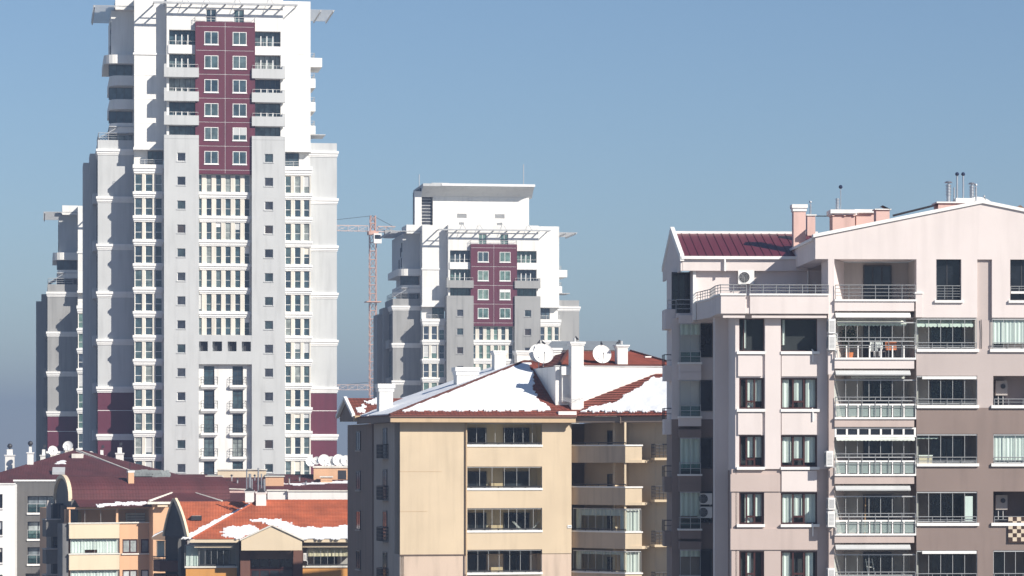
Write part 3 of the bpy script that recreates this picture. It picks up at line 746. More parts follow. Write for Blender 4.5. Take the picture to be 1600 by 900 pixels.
# eaves
zc_ = ze
b.part('fascia', M().box(-.85, x893 + .1, -.86, -.7, zso, ze), FAS)
b.part('fascia', M().box(-.85, -.75, -.7, 12.5, zso, ze), BRN)
b.part('soffit', M().box(-.8, x893, -.7, 12, zso + .03, zso + .1), SOF)
b.part('gutter', M().box(-.95, x893 + .15, -.98, -.86, ze - .09, ze + .03), metal('copper_gutter', (.16, .07, .05), .5))
b.part('downpipe', M().cyl((bX(728), -.12, 0), (bX(728), -.12, zso), .055, 8), FAS)
# hip roof of the left wing
APX = b.p(820, 566, 9.3); za = APX.z; xa_ = 11.2
EL, ER = (-.95, -.98, ze), (x893 + .1, -.98, ze)
front = (EL, ER, (xa_ + 6, 9.3, za), (xa_, 9.3, za))
roof = b.part('roof', M().courses(*front), TILE_R)
b.part('roof_slope', M().courses((-.95, 19.5, ze), EL, (xa_, 9.3, za), (xa_, 9.4, za)), TILE_R, roof)
b.part('roof_slope', M().courses((x893 + 8, 19.5, ze), (-.95, 19.5, ze), (xa_, 9.3, za), (xa_ + 6, 9.3, za)), TILE_R, roof)
m = M()
def ridge(m, p0, p1, r=.11, step=.42):
    p0, p1 = Vector(p0), Vector(p1); n = max(1, int((p1 - p0).length / step))
    for k in range(n): m.cyl(p0.lerp(p1, k / n), p0.lerp(p1, (k + 1.12) / n), r, 7, r * .8)
    return m
b.part('hip_tiles', ridge(ridge(M(), (EL[0], EL[1], ze + .06), (xa_, 9.3, za + .06)), (xa_, 9.3, za + .06), (xa_ + 4, 9.3, za + .06)), TILE_R, roof)
snow_sheet(b, (EL, ER, front[3]), [[(590, 647), (640, 625), (780, 570), (826, 567), (834, 592), (832, 606), (838, 622), (851, 634), (864, 642.5), (640, 643)]], 'snow', 'smooth snow sheet filling the front slope of the beige block roof', rag=.15, clip=lambda q: q.y + .98 < (q.x + .95) * .846 - .2 and q.y < 9)
snow_sheet(b, ((-.95, 19.5, ze), EL, (xa_, 9.3, za)), [[(560, 649), (640, 660), (860, 600), (790, 560)]], 'snow', 'bluish snow strip on the shaded side slope of the beige block roof', rag=.0, clip=lambda q: q.y + .98 > (q.x + .95) * .846 + .3 and q.y < 17 and q.x > -.8 and q.x < 10.6)
# cross gable at the back left
gx0, gx1 = -1.15, 3.0
yg0, yg1 = 12.6, 19.0
zg = b.Z(622, 15.8, 560); zge = b.Z(648, 12.6, 560)
m = M(); m.prism([(yg0, zge - .45), (yg1, zge - .45), (yg1, zge), ((yg0 + yg1) / 2, zg), (yg0, zge)], 'x', gx0 + .15, gx0 + 2.5); b.part('gable_wall', m, BRN)
ym = (yg0 + yg1) / 2
rg = b.part('gable_roof', M().courses((gx0, yg0 - .3, zge - .05), (gx1 + 4, yg0 - .3, zge - .05), (gx1 + 4, ym, zg), (gx0, ym, zg)), TILE_R)
b.part('roof_slope', M().courses((gx1 + 4, yg1 + .3, zge - .05), (gx0, yg1 + .3, zge - .05), (gx0, ym, zg), (gx1 + 4, ym, zg)), TILE_R, rg)
m = M()
for s_, e_ in (((yg0 - .35), ym), ((yg1 + .35), ym)):
    m.prism([(s_, zge - .2), (s_, zge + .06), (e_, zg + .12), (e_, zg - .14)], 'x', gx0 - .12, gx0 + .12)
b.part('barge_board', m, WH, rg)
b.part('fascia', M().box(gx0, 0, yg0 - .4, yg0 - .28, zge - .5, zge - .07), FAS)
snow_sheet(b, ((gx0, yg0 - .3, zge - .05), (gx1 + 4, yg0 - .3, zge - .05), (gx0, ym, zg)), [[(560, 640), (566, 633), (572, 640), (572, 645), (561, 645)], [(568, 630), (590, 624), (598, 628), (596, 634), (578, 632)]], 'snow', 'small snow patches on the little rear gable roof', rag=.25)
# white penthouse walls rising through the roof
yp = 1.0
xp0, xp1 = bX(868, yp), bX(1052, yp)
zpt = b.Z(573, yp, 950)
b.part('penthouse_wall', M().box(xp0, xp1, yp, yp + .3, ze + .1, zpt), W_)
b.part('penthouse_side', M().prism([(yp + .01, ze), (9.0, zpt - .3), (9.0, zpt + .02), (yp + .01, zpt - .01)], 'x', xp0 - .005, xp0 + .3), W_)
b.part('penthouse_coping', M().box(xp0 - .06, xp1, yp - .06, yp + .35, zpt, zpt + .07), G1)
b.part('penthouse_recess', M().box(bX(877, yp), bX(891, yp), yp - .25, yp, b.Z(628, yp, 880), b.Z(586, yp, 880)), W_)
b.part('penthouse_lintel', M().box(bX(875, yp), bX(894, yp), yp - .5, yp - .26, b.Z(586, yp, 880), b.Z(573, yp, 880)), WH)
# rear russet pyramid roof
zr0 = zpt + .05; rp = b.p(912, 549, 9.0); rq = b.p(985, 549, 9.0)
rr_ = b.part('rear_roof', M().courses((xp0 + .35, yp + .4, zr0 - .05), (xp1 + 1, yp + .4, zr0 - .05), (rq.x, 9, rq.z), (rp.x - 1.2, 9, rp.z)), TILE_R)
b.part('roof_slope', M().courses((xp1 + 1, yp + .4, zr0 - .05), (xp1 + 1, 17, zr0 - .05), (rq.x, 9.1, rq.z), (rq.x, 9, rq.z)), TILE_R, rr_)
b.part('roof_slope', M().courses((xp0 + .35, 17, zr0), (xp0 + .35, yp + .4, zr0), (rp.x - 1.2, 9, rp.z), (rp.x - 1.2, 9.1, rp.z)), TILE_R, rr_)
b.part('hip_tiles', ridge(ridge(M(), (rq.x, 9, rq.z + .05), (xp1 + 1, yp + .4, zr0 + .02), .09), (xp0 + .35, yp + .4, zr0), (rp.x - 1.2, 9, rp.z + .04), .12), TILE_R, rr_)
# lead-grey roof and pale walls further back
y2 = 15.0
b.part('rear_block', M().box(b.X(858, y2), b.X(972, y2), y2, y2 + 5, ze, b.Z(546, y2, 900)), W_)
m = M(); q = [b.p(850, 547, y2 - .3), b.p(974, 547, y2 - .3), b.p(965, 533, y2 + 3), b.p(862, 533, y2 + 3)]; m.quad(*[tuple(v) for v in q]); b.part('lead_roof', m, plaster('lead_sheet', (.20, .225, .25)))
# chimneys
def bch(px0, px1, pt, pb, y, mat=None, **k): return chimney(b, b.X(px0, y), b.X(px1, y), y, y + k.pop('d', .8), b.Z(pb, y, px0), b.Z(pt, y, px0), mat or W_, **k)
bch(593, 614, 606, 650, 8.0, d=1.1, ch=.3, cap=.15)
c1 = bch(714, 747, 580, 606, 8.5, d=1.2, ch=.3, cap=.14)
bch(773, 790, 551, 578, 11, d=1.0); bch(808, 829, 551, 576, 11, d=1.0)
bch(862, 876, 547, 568, 11, d=1.2)
c2 = bch(893, 912, 537, 640, yp - .9, d=.88, ch=.14)
c3 = bch(965, 981, 541, 572, 2.4, d=.8, ch=.1)
c4 = bch(1010, 1016, 560, 575, 6, d=.5)
for c, px, y, pt in ((c2, 900, yp - .5, 528), (c3, 973, 2.8, 534)):
    x = b.X(px, y); z = b.Z(537 if c is c2 else 541, y, px) + .14
    b.part('chimney_pot', M().cyl((x - .1, y, z), (x - .1, y, z + .25), .1, 8), STEEL, c)
for c, px, pz in ((c1, 780, 0),):
    pass
x = b.X(781, 11.5); b.part('roof_aerial', M().cyl((x, 11.5, b.Z(551, 11.5, 781)), (x, 11.5, b.Z(540, 11.5, 781)), .03, 5), DKM)
# wire screen over the valley
q = [b.p(876, 625, .4), b.p(894, 630, -.6), b.p(917, 619, .2), b.p(893, 612, .9)]
m = M()
for k in range(7):
    t = k / 6; m.cyl(q[0].lerp(q[1], t), q[3].lerp(q[2], t), .012, 4); m.cyl(q[0].lerp(q[3], t), q[1].lerp(q[2], t), .012, 4)
b.part('wire_screen', m, STEEL)
b.part('valley_flashing', M().box(bX(872, -.6), bX(900, -.6), -.75, .98, ze - .02, ze + .35), WH)
# right wing: splayed faces that turn away from the sun
b.part('pier_return', M().box(x893 - .3, x893 - .001, .31, 6, 0, zso + .04), BE)
b.part('rear_body', M().box(x893 - .2, x893 + 13, 6.5, 20, 0, zso), BE)
w2 = Fr(893, 227.0 + 3.5, -42, 0, b.t)
wr_ = Fr(893, 227.0 + 2.6, -27, 0, b.t)
wX, wZ = w2.X, w2.Z
wl = 0.0; wr = w2.X(977, 0); L2 = wr
wr_rows = [(None, 692, 698, 723), (729, 757, 763, 789), (794, 829, 833, 857), (860, 893, 897, 921)]
zt_ = zso
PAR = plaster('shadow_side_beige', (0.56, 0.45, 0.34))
w2.part('back_wall', M().box(-.5, L2 + 2.5, 2.0, 2.3, 0, zt_), BE)
w2.part('inner_wall', M().box(L2 * .62, L2 * .66, .9, 2.0, 0, zt_), BE)
u2 = w2.w.to_3x3() @ Vector((1, 0, 0))
# turned end pieces (face the front)
cornr = w2.w @ Vector((L2, 0, 0))
w3 = Fr(800 + cornr.x / cornr.y * FPX, cornr.y, 13, 0, b.t)
L3 = w3.X(1003, 0)
c3_ = w3.w @ Vector((L3, 0, 0))
w4 = Fr(800 + c3_.x / c3_.y * FPX, c3_.y + 1.2, -40, 0, b.t)
L4 = w4.X(1024, 0)
c4_ = w4.w @ Vector((L4, 0, 0))
w5 = Fr(800 + c4_.x / c4_.y * FPX, c4_.y, 13, 0, b.t)
for i, r in enumerate(wr_rows):
    zs, zb_ = bZ(r[2] - 1), bZ(r[3])
    ztop_ = bZ(wr_rows[i][0]) if r[0] else zt_
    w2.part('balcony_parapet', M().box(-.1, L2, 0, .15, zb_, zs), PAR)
    w2.part('parapet_coping', M().box(-.15, L2 + .02, -.07, .2, zs, zs + .1), WH)
    w2.part('balcony_floor', M().prism([(-.2, .05), (L2, .05), (L2 + .8, .9), (L2 + .8, 2.0), (-.2, 2.0)], 'z', zb_, zb_ + .2), BE)
    w3.part('balcony_parapet', M().box(.0, L3, 0, .15, zb_ + .002, zs - .002), BE)
    w3.part('parapet_coping', M().box(-.02, L3 + .06, -.07, .2, zs + .002, zs + .098), WH)
    w2.part('balcony_railing', M().rail([(0, .05), (L2, .05)], zs + .1, .14, 1, 1.3, .03), DKM)
    window(w2, L2 * .34, L2 * .34 + 1.45, zs - .6, ztop_ - .55, 1.93, DKM, GD, (.5,), (), .09, 'balcony_door')
    window(w2, L2 * .8, L2 * .8 + .75, zs - .4, ztop_ - .45, 1.93, DKM, GD, (), (), .09, 'balcony_door')
    if i >= 2:
        glazed(w2, .1, L2 - .05, zs + .1, ztop_ - .02, .08, 7); glazed(w3, .04, L3 - .05, zs + .1, ztop_ - .02, .08, 3)
        m = M(); n = 26
        for k in range(n):
            x0, x1 = .15 + (L2 - .3) * k / n, .15 + (L2 - .3) * (k + 1) / n; yy = (.28, .34) if k % 2 else (.34, .28)
            zlow = zs + .15 if (k < 3 or k > n - 4) else (zs + 1.2 if i == 2 else zs + 1.35)
            m.quad((x0, yy[0], zlow), (x1, yy[1], zlow), (x1, yy[1], ztop_ - .1), (x0, yy[0], ztop_ - .1))
        w2.part('curtain', m, plaster('pale_curtain', (.62, .63, .60)) if not bpy.data.materials.get('pale_curtain') else bpy.data.materials['pale_curtain'])
        m = M(); n = 8
        for k in range(n):
            x0, x1 = .06 + (L3 - .15) * k / n, .06 + (L3 - .15) * (k + 1) / n; yy = (.28, .34) if k % 2 else (.34, .28)
            m.quad((x0, yy[0], zs + .12), (x1, yy[1], zs + .12), (x1, yy[1], ztop_ - .1), (x0, yy[0], ztop_ - .1))
        w3.part('curtain', m, bpy.data.materials['pale_curtain'])
    # french balcony at the far end
    zq = zs - .75
    w5.part('french_balcony_slab', M().box(-.3, 2.2, -.9, .3, zq - .25, zq - .08), BEP)
    w5.part('french_balcony_railing', M().rail([(-.25, .1), (-.25, -.85), (2.2, -.85)], zq - .08, .95, 4, .3, .025), DKM)
    window(w5, .35, 1.5, zq, zq + 2.2, .14, DKM, GD, (.5,), (), .09, 'french_window')
w3.part('corner_pier', M().box(-.02, .12, .16, .3, 0, zt_), BE)
w4.part('splayed_wall', M().box(-1.2, L4, 0, .25, 0, zt_), BE)
w5.part('end_wall', M().wall(0, 2.6, 0, zt_, 0, [(.3, 1.55, bZ(r[2] - 1) - .76, bZ(r[2] - 1) + 1.46, .25) for r in wr_rows], .4), BE)
w2.part('body', M().prism([(-.6, 2.31), (9, 2.31), (9, 12), (-.6, 12)], 'z', 0, zt_ - .02), BE)
wr_.part('ceiling', M().prism([(-.3, .17), (8, .17), (8, 6), (-.3, 6)], 'z', zt_ + .02, zt_ + .1), SOF)
wr_.part('fascia', M().box(-.5, 8.2, .02, .16, zt_, ze - .02), plaster('painted_shade_fascia', (0.27, 0.21, 0.17)))  # shade is painted in here: a duller brown than the tan front fascia
wr_.part('downpipe', M().cyl((wr_.X(970, 0), -.05, ze - .5), (wr_.X(970, 0), -.05, ze), .05, 6), BRN)
# its roof slope with snow
e0, e1 = Vector((-.9, -.1, ze)), Vector((10.6, -.1, ze))
t1 = wr_.inv @ (b.w @ b.p(1025, 584, yp))
t0_, t2_ = Vector((.6, t1.y, t1.z)), Vector((10.6, t1.y, t1.z))
r2 = wr_.part('wing_roof', M().courses(e0, e1, t2_, t0_ + Vector((-1.5, 0, 0))), TILE_R)
wr_.part('roof_slope', M().courses((10.6, 12, ze), (-2, 12, ze), t0_, t2_), TILE_R, r2)
snow_sheet(wr_, (e0, e1, t0_), [[(908, 644), (925, 639), (960, 629), (985, 616), (1002, 603), (1024, 591), (1040, 592), (1054, 592), (1054, 644), (1020, 644)]], 'snow', 'ragged snow sheet on the right wing slope below the white penthouse wall', rag=.28)
b.part('number_plate', M().box(bX(886.5), bX(893), -.05, -.01, bZ(825, 0, 890), bZ(820.5, 0, 890)), WH)
m = M()
for k in range(3): xx = bX(888.2 + k * 1.5); m.box(xx, xx + .045, -.056, -.05, bZ(823.6, 0, 890), bZ(822, 0, 890))
b.part('plate_mark', m, DKM)
# dishes and pigeons up there
def wp(f, px, py, y): return f.w @ f.p(px, py, y)
dish(wp(b, 849, 578, 6.6), .74, 8, 18, 'front one of the two white dishes side by side left of the tall white chimney')
dish(wp(b, 842, 576, 7.3), .7, -5, 18, 'rear dish half hidden behind its twin left of the tall white chimney')
dish(wp(b, 940, 578, 3.0), .68, 14, 16, 'single white dish on the russet roof between the tall chimney and the small one')
def pigeon(pos, rz, label):
    e = ob('pigeon', None, None, Matrix.Translation(pos) @ Matrix.Rotation(R(rz), 4, 'Z')); tag(e, label, 'pigeon', 'dark pigeons perched on chimneys and dishes')
    m = M(); pts = [((-.20, 0, .10), .02), ((-.12, 0, .13), .055), ((0, 0, .17), .085), ((.08, 0, .22), .07), ((.12, 0, .29), .042), ((.145, 0, .325), .045), ((.17, 0, .33), .03), ((.20, 0, .325), .008)]
    for (p, r), (q, s_) in zip(pts, pts[1:]): m.cyl(p, q, r, 9, s_)
    ob('body', m.mesh('body', metal('pigeon_feathers', (.03, .03, .04), .6) if not bpy.data.materials.get('pigeon_feathers') else bpy.data.materials['pigeon_feathers'], True), e)
    for s_ in (-1, 1):
        ob('leg', M().cyl((.0, s_ * .03, 0), (.0, s_ * .03, .12), .008, 5).mesh('leg', DKM), e)
        ob('wing', M().quad((.08, s_ * .075, .22), (-.05, s_ * .085, .19), (-.22, s_ * .03, .10), (-.04, s_ * .08, .12)).mesh('wing', DKM), e)
pigeon(wp(b, 901.5, 535, yp - .5) + Vector((0, 0, .1)), 120, 'dark pigeon on the pot of the tall white chimney')
pigeon(wp(b, 966, 539, 2.6), 30, 'left pigeon of the pair on the small white chimney')
pigeon(wp(b, 969.8, 539, 2.9), 200, 'right pigeon of the pair on the small white chimney')
for (px_, py_, y_, r_), rz_, lb_ in (((842, 576, 7.3, .7), 60, 'pigeon on the rear dish of the overlapping pair'), ((849, 578, 6.6, .74), 140, 'pigeon on top of the front dish of the overlapping pair'), ((940, 578, 3.0, .68), 100, 'pigeon on the rim of the single white dish')):
    pigeon(wp(b, px_, py_, y_) + Vector((.0, .16, .6 + r_ * 1.68)), rz_, lb_)
# ------------------------------------------------------------------ the large pinkish block on the right
PK = plaster('pinkish_white_render', (0.69, 0.62, 0.60), big=.06, streak=.04)
PK2 = plaster('rose_taupe_render', (0.50, 0.41, 0.375), big=.06, streak=.05)
TP1 = plaster('light_taupe_render', (0.47, 0.405, 0.385), big=.05, streak=.03)
TP2 = plaster('taupe_render', (0.235, 0.18, 0.16), big=.09, streak=.06)
PNK = plaster('salmon_render', (0.68, 0.47, 0.42), big=.05)
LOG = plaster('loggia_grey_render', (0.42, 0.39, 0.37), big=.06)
MAH = metal('mahogany_frame', (0.055, 0.016, 0.014), .4)
CUR = plaster('window_curtain', (0.72, 0.74, 0.72), bump=0)
VAL = plaster('pale_green_awning', (0.66, 0.70, 0.64), bump=0)
ALU = metal('aluminium_rail', (0.27, 0.28, 0.29), .4, .2)
SEAM = metal('burgundy_sheet_metal', (0.125, 0.022, 0.032), .42)
FROST = bpy.data.materials.new('frosted_glass'); FROST.use_nodes = True
_t = FROST.node_tree; _b = _t.nodes['Principled BSDF']; _b.inputs['Base Color'].default_value = (.36, .44, .42, 1); _b.inputs['Roughness'].default_value = .25; _b.inputs['Alpha'].default_value = .55
a = Fr(1300, 168, 2.5, 0, None, 'apartment_building', 'large pinkish white apartment building with taupe lower floors and glazed balconies', 'apartment building')
aX = lambda px, y=0: a.X(px, y)
aZ = lambda py, y=0, px=1400: a.Z(py, y, px)
xR = aX(1800); FL = 90.3
# main gable
zg0 = aZ(405); yb = 26.0
gp = [(aX(1274), zg0), (aX(1274), aZ(371, 0, 1274)), (aX(1535), aZ(317.5, 0, 1535)), (xR, aZ(371, 0, 1535)), (xR, zg0)]
a.part('gable_wall', M().prism(gp, 'y', 0, .35), PK)
m = M()
for (p0, p1) in ((gp[1], gp[2]), (gp[2], gp[3])):
    m.prism([(p0[0] - (.12 if p0 is gp[1] else 0), p0[1]), (p1[0], p1[1]), (p1[0], p1[1] + .17), (p0[0] - (.12 if p0 is gp[1] else 0), p0[1] + .17)], 'y', -.1, .5)
a.part('barge_board', m, WH)
rm = M(); P = [(gp[1], gp[2]), (gp[2], gp[3])]
rf = a.part('roof', M().courses((gp[1][0], yb, gp[1][1] - .05), (gp[1][0], .5, gp[1][1] - .05), (gp[2][0], .5, gp[2][1] - .05), (gp[2][0], yb, gp[2][1] - .05)), TILE_R)
a.part('roof_slope', M().courses((gp[3][0], .5, gp[3][1] - .05), (gp[3][0], yb, gp[3][1] - .05), (gp[2][0], yb, gp[2][1] - .05), (gp[2][0], .5, gp[2][1] - .05)), TILE_R, rf)
a.part('eave_soffit', M().box(gp[0][0], aX(1303), .36, 9.5, zg0, zg0 + .12), PK)
a.part('eave_fascia', M().box(gp[0][0] + .001, gp[0][0] + .2, .351, 9.5, zg0 + .002, gp[1][1] - .02), PK)
a.part('eave_gutter', M().box(gp[0][0] - .14, gp[0][0] + .1, .5, 9.4, gp[1][1] - .12, gp[1][1] + .02), WH)
# front walls right of the loggia
x1432, x1527, x1550 = aX(1432), aX(1527), aX(1550)
z497 = aZ(496)
a.part('upper_wall', M().wall(x1432, x1527, z497, zg0, 0, [(aX(1463), aX(1502), aZ(469), aZ(404.5), .5, True)], .6), PK)
a.part('upper_wall', M().wall(x1550, xR, z497, zg0, 0, [(aX(1578.5), aX(1620), aZ(469), aZ(404.5), .5, True)], .6), PK)
a.part('parapet_step', M().box(x1432 - .04, aX(1441), -.05, .3, z497 + .01, aZ(459)), PK)
a.part('parapet_coping', M().box(x1432 - .1, aX(1442), -.1, .35, aZ(459) + .002, aZ(456.5)), WH)
a.part('recessed_pier', M().box(x1527 - .1, x1550 + .1, .16, .6, aZ(545), zg0), TP1)
def opening(px0, px1, pt, pb): return (aX(px0), aX(px1), aZ(pb), aZ(pt), 1.7, True)
E = [(497, 545), (587, 633), (678, 724), (768, 817), (860, 906)]
za, zb2 = aZ(545), aZ(637)
a.part('front_wall', M().wall(x1432, xR, zb2, za - .001, .0, [opening(1432, 1527, *E[1]), opening(1552, 1622, *E[1])], 2), TP1)
a.part('lower_wall', M().wall(x1432, xR, 0, zb2 - .001, .002, [opening(1432, 1527, *E[1])] + [opening(x, y_, *e) for e in E[2:] for x, y_ in ((1432, 1527), (1552, 1622))], 2), TP2)
a.part('loggia_back', M().box(x1432, xR, 1.7, 2.0, za, z497 + .4), TP1)
m = M(); m.box(x1432, xR, .61, 1.69, z497, z497 + .2); a.part('loggia_ceiling', m, PK)
for ri, (pt, pb) in enumerate(E):
    for ci, (p0, p1) in enumerate(((1432, 1527), (1552, 1622))):
        x0, x1, zs, zt = aX(p0), aX(p1), aZ(pb), aZ(pt)
        if ri == 0 and ci == 1: x0 = x1550
        a.part('window_sill', M().box(x0 - (.0 if ci == 0 else .12), x1 + .08, -.12, .25, zs - .16, zs + .0), WH)
        # doors at the back of the balcony, glass at the front
        if ci == 0:
            window(a, x0 + 1.0, x0 + 2.75, zs - .3, zt - .2, 1.6, DKM, GD, (.5,), (), .07, 'balcony_door')
            glazed(a, x0 + .02, x1 - .02, zs + .05, zt - .02, .06, 5)
        else:
            window(a, x0 + .1, x0 + .9, zs - .3, zt - .2, 1.6, DKM, GD, (), (), .07, 'balcony_door')
            if ri in (0, 2, 4):
                glazed(a, x0 + .02, x1 - .02, zs + .02, zt - .02, .06, 4)
        if not (ci == 1 and ri in (0, 2)):
            a.part('balcony_railing', M().rail([(x0 + .05, -.03), (x1 - .05, -.03)], zs, .32, 2, .75, .02), ALU)
        if ci == 1 and ri in (0, 2):
            m = M(); n = 22
            for k in range(n):
                u0, u1 = x0 + .05 + (x1 - x0 - .1) * k / n, x0 + .05 + (x1 - x0 - .1) * (k + 1) / n; yy = (.16, .20) if k % 2 else (.20, .16)
                m.quad((u0, yy[0], zs + (.28 if ri == 0 else .1)), (u1, yy[1], zs + (.28 if ri == 0 else .1)), (u1, yy[1], zt - .05), (u0, yy[0], zt - .05))
            a.part('net_curtain', m, CUR)
            a.part('balcony_railing', M().rail([(x0 + .05, -.03), (x1 - .05, -.03)], zs, .32, 2, .75, .02), ALU)
        if ci == 0 and ri in (1, 4): a.part('blind_box', M().box(x0 + .3, x1 - .05, -.05, .1, zt - .18, zt - .04), WH)
        if ci == 0 and ri == 3: a.part('white_blind', M().box(x1 - .62, x1 - .22, .12, .14, zs + .1, zt - .25), CUR)
def valance(x0, x1, y, zt, h, mat=VAL, drop=.35):
    """sun awning let down a little: sloping cloth with a scalloped hem"""
    m = M(); m.quad((x0, y + drop, zt), (x1, y + drop, zt), (x1, y, zt - h * .62), (x0, y, zt - h * .62))
    n = max(4, int((x1 - x0) / .2))
    for k in range(n):
        u0, u1 = x0 + (x1 - x0) * k / n, x0 + (x1 - x0) * (k + 1) / n; zl = zt - h * .62
        m.quad((u0, y, zl), (u0, y, zt - h * .88), ((u0 + u1) / 2, y - .005, zt - h), (u1, y, zt - h * .88), (u1, y, zl))
    a.part('awning', m, mat)
valance(x1432 + .05, aX(1522), .2, aZ(498.5), .42); valance(x1432 + .05, aX(1467), .2, aZ(681), .16)
x = aX(1578.5)
for p0, p1 in ((1463, 1502), (1578.5, 1620)):
    x0, x1 = aX(p0), aX(p1); zs, zt = aZ(469), aZ(404.5)
    window(a, x0, x1, zs + .02, zt, .32, DKM, GD, (.47,), (), .05, 'tall_window')
    a.part('window_sill', M().box(x0 - .1, x1 + .1, -.12, .3, zs - .13, zs + .0), WH)
    if p0 < 1500: a.part('window_railing', M().rail([(x0 + .03, .05), (x1 - .03, .05)], zs + .06, .7, 5, .5, .018), ALU)
    else:
        a.part('window_railing', M().rail([(x0 + .03, .05), (x1 - .03, .05)], zs + .5, .24, 2, .5, .018), ALU); a.part('snowy_ledge', M().box(x0 + .05, x1, .02, .3, zs + .36, zs + .48), WH)
m = M(); pts = [(1533.5, 499), (1534.5, 520), (1534, 545)]
for q0, q1 in zip(pts, pts[1:]): m.cyl((aX(q0[0]), .1, aZ(q0[1])), (aX(q1[0]), .1, aZ(q1[1])), .022, 5)
a.part('drain_hose', m, DKM)
# the stack of deep loggias
xl, xr = aX(1303.5), x1432
a.part('loggia_pier', M().box(aX(1294), xl, 0, .5, aZ(585, 0, 1300), zg0 - .002), PK)
a.part('loggia_pier_lower', M().box(aX(1295), xl, .0, .5, 0, aZ(585, 0, 1300) - .002), PK2)
a.part('loggia_side_wall', M().box(xl - .25, xl - .002, .502, 3.0, 0, zg0 - .003), PK)
a.part('loggia_back', M().box(xl, xr + .2, 2.6, 2.9, 0, zg0), LOG)
a.part('splayed_wall', M().prism([(xl + .004, .15), (xl + .9, 2.59), (xl + .004, 2.59)], 'z', 0, zg0 - .01), PK)
a.part('loggia_side_wall', M().box(xr + .001, xr + .2, .62, 2.6, 0, zg0), LOG)
a.part('loggia_ceiling', M().box(xl, xr, .36, 2.6, zg0 + .01, zg0 + .15), PK)
D = [(471, 486, 405), (562, 576, 494), (655, 667, 584), (743.5, 756, 676), (836.5, 848, 766), (928, 940, 857)]
for i, (pc, pb, pt) in enumerate(D):
    zs, zb_, zt = aZ(pc), aZ(pb), aZ(pt)
    zdoor = aZ(pc - 8)
    dm = PK if i < 2 else PK2
    a.part('balcony_slab', M().box(xl + .003, xr - .14, -.12, 2.6, zb_, zs - .002), dm)
    a.part('slab_coping', M().box(xl + .003, xr - .05, -.2, .12, zs, zs + .1), WH)
    window(a, aX(1349, 2.5), aX(1393, 2.5), zs + .1, aZ(pt + 5) if i == 0 else aZ(pt + 8), 2.48, DKM, GD, (.33, .66) if i % 2 == 0 else (.5,), (), .07, 'balcony_door')
    hr = 0.85 if i == 0 else 1.15
    a.part('balcony_railing', M().rail([(xl + .05, -.08), (xr - .08, -.08)], zs + .1, hr - .1, 4 if i == 0 else 2, .66, .02), ALU)
    if i:
        glazed(a, xl + .02, xr - .02, zs + .95, zt - .3, .2, 7)
        # balustrade of short posts with glass between
        n = 7; wd = (xr - xl - .1) / n
        for k in range(n + 1):
            a.part('baluster', M().box(xl + .04 + k * wd - .03, xl + .04 + k * wd + .03, -.06, .02, zs + .1, zs + .72), WH)
        a.part('balustrade_rail', M().box(xl + .02, xr - .04, -.06, .03, zs + .72, zs + (.77 if i == 1 else .81)), WH if i > 1 else ALU)
        for k in range(n):
            if i > 1: a.part('balustrade_glass', M().box(xl + .1 + k * wd, xl + wd - .02 + k * wd, -.02, .0, zs + .14, zs + .70), FROST)
        if i == 3:
            # white lattice light above the glazing
            m = M(); z0_, z1_ = aZ(683), aZ(668); m.box(xl + .02, xr - .03, .0, .1, z1_ - .08, z1_); m.box(xl + .02, xr - .03, .0, .1, z0_, z0_ + .12)
            for k in range(8): m.box(xl + .02 + k * (xr - xl - .15) / 7, xl + .12 + k * (xr - xl - .15) / 7, .001, .099, z0_ + .12, z1_ - .08)
            a.part('top_light_frame', m, WH)
            a.part('top_light_pane', M().box(xl + .05, xr - .06, .06, .07, z0_ + .1, z1_ - .07), GD)
        else:
            zz = aZ(D[i - 1][1] + 3)
            m = M(); m.prism([(-.05, zz), (-.3, zz - .2), (-.28, zz - .26), (.0, zz - .2)], 'x', xl + .05, xr - .35); a.part('awning_box', m, G1 if i != 1 else WH)
        if i == 1: valance(xl + .2, aX(1418), .35, aZ(497), .42, drop=.3)
        if i == 2: valance(aX(1332), aX(1417), .5, aZ(584), .25, drop=.3)
        if i == 3: valance(xl + .1, xr - .1, -.12, aZ(683), .2, drop=.15)
# columns C: two stacks of windows left of the loggias
yc = .55
cX = lambda px: a.X(px, yc)
cZ = lambda py: a.Z(py, yc, 1215)
x1143, x1150, x1300 = cX(1143), cX(1149), cX(1297)
WR = [(498, 549), (590.5, 639), (680, 729.5), (769.5, 819), (861, 908)]
z732 = cZ(733)
hs = lambda rr: [(cX(p0), cX(p1), cZ(q[1]), cZ(q[0]), .5, True) for q in rr for p0, p1 in ((1155, 1194), (1220, 1277))]
a.part('bay_wall', M().wall(x1150, x1300, z732, cZ(490), yc, hs(WR[:3]), .8), PK)
a.part('bay_wall_lower', M().wall(x1143, x1300, 0, z732 - .001, yc, hs(WR[3:]), .8), PK2)
for p0, p1, q0, q1 in ((1153, 1190, 554.5, 588), (1153, 1190, 645, 679), (1221, 1276, 554.5, 588), (1221, 1276, 645, 679), (1221, 1276, 735.5, 768)):
    a.part('spandrel_panel', M().box(cX(p0), cX(p1), yc - .09, yc + .01, cZ(q1), cZ(q0)), PK)
for q0, q1 in ((741, 768), (826, 859)): a.part('spandrel_band', M().box(x1143 - .06, cX(1277 if q0 > 800 else 1219), yc - .07, yc + .01, cZ(q1), cZ(q0)), PK2)
a.part('pilaster', M().box(cX(1195), cX(1219.5), yc - .12, yc + .01, z732 + .01, cZ(497)), PK)
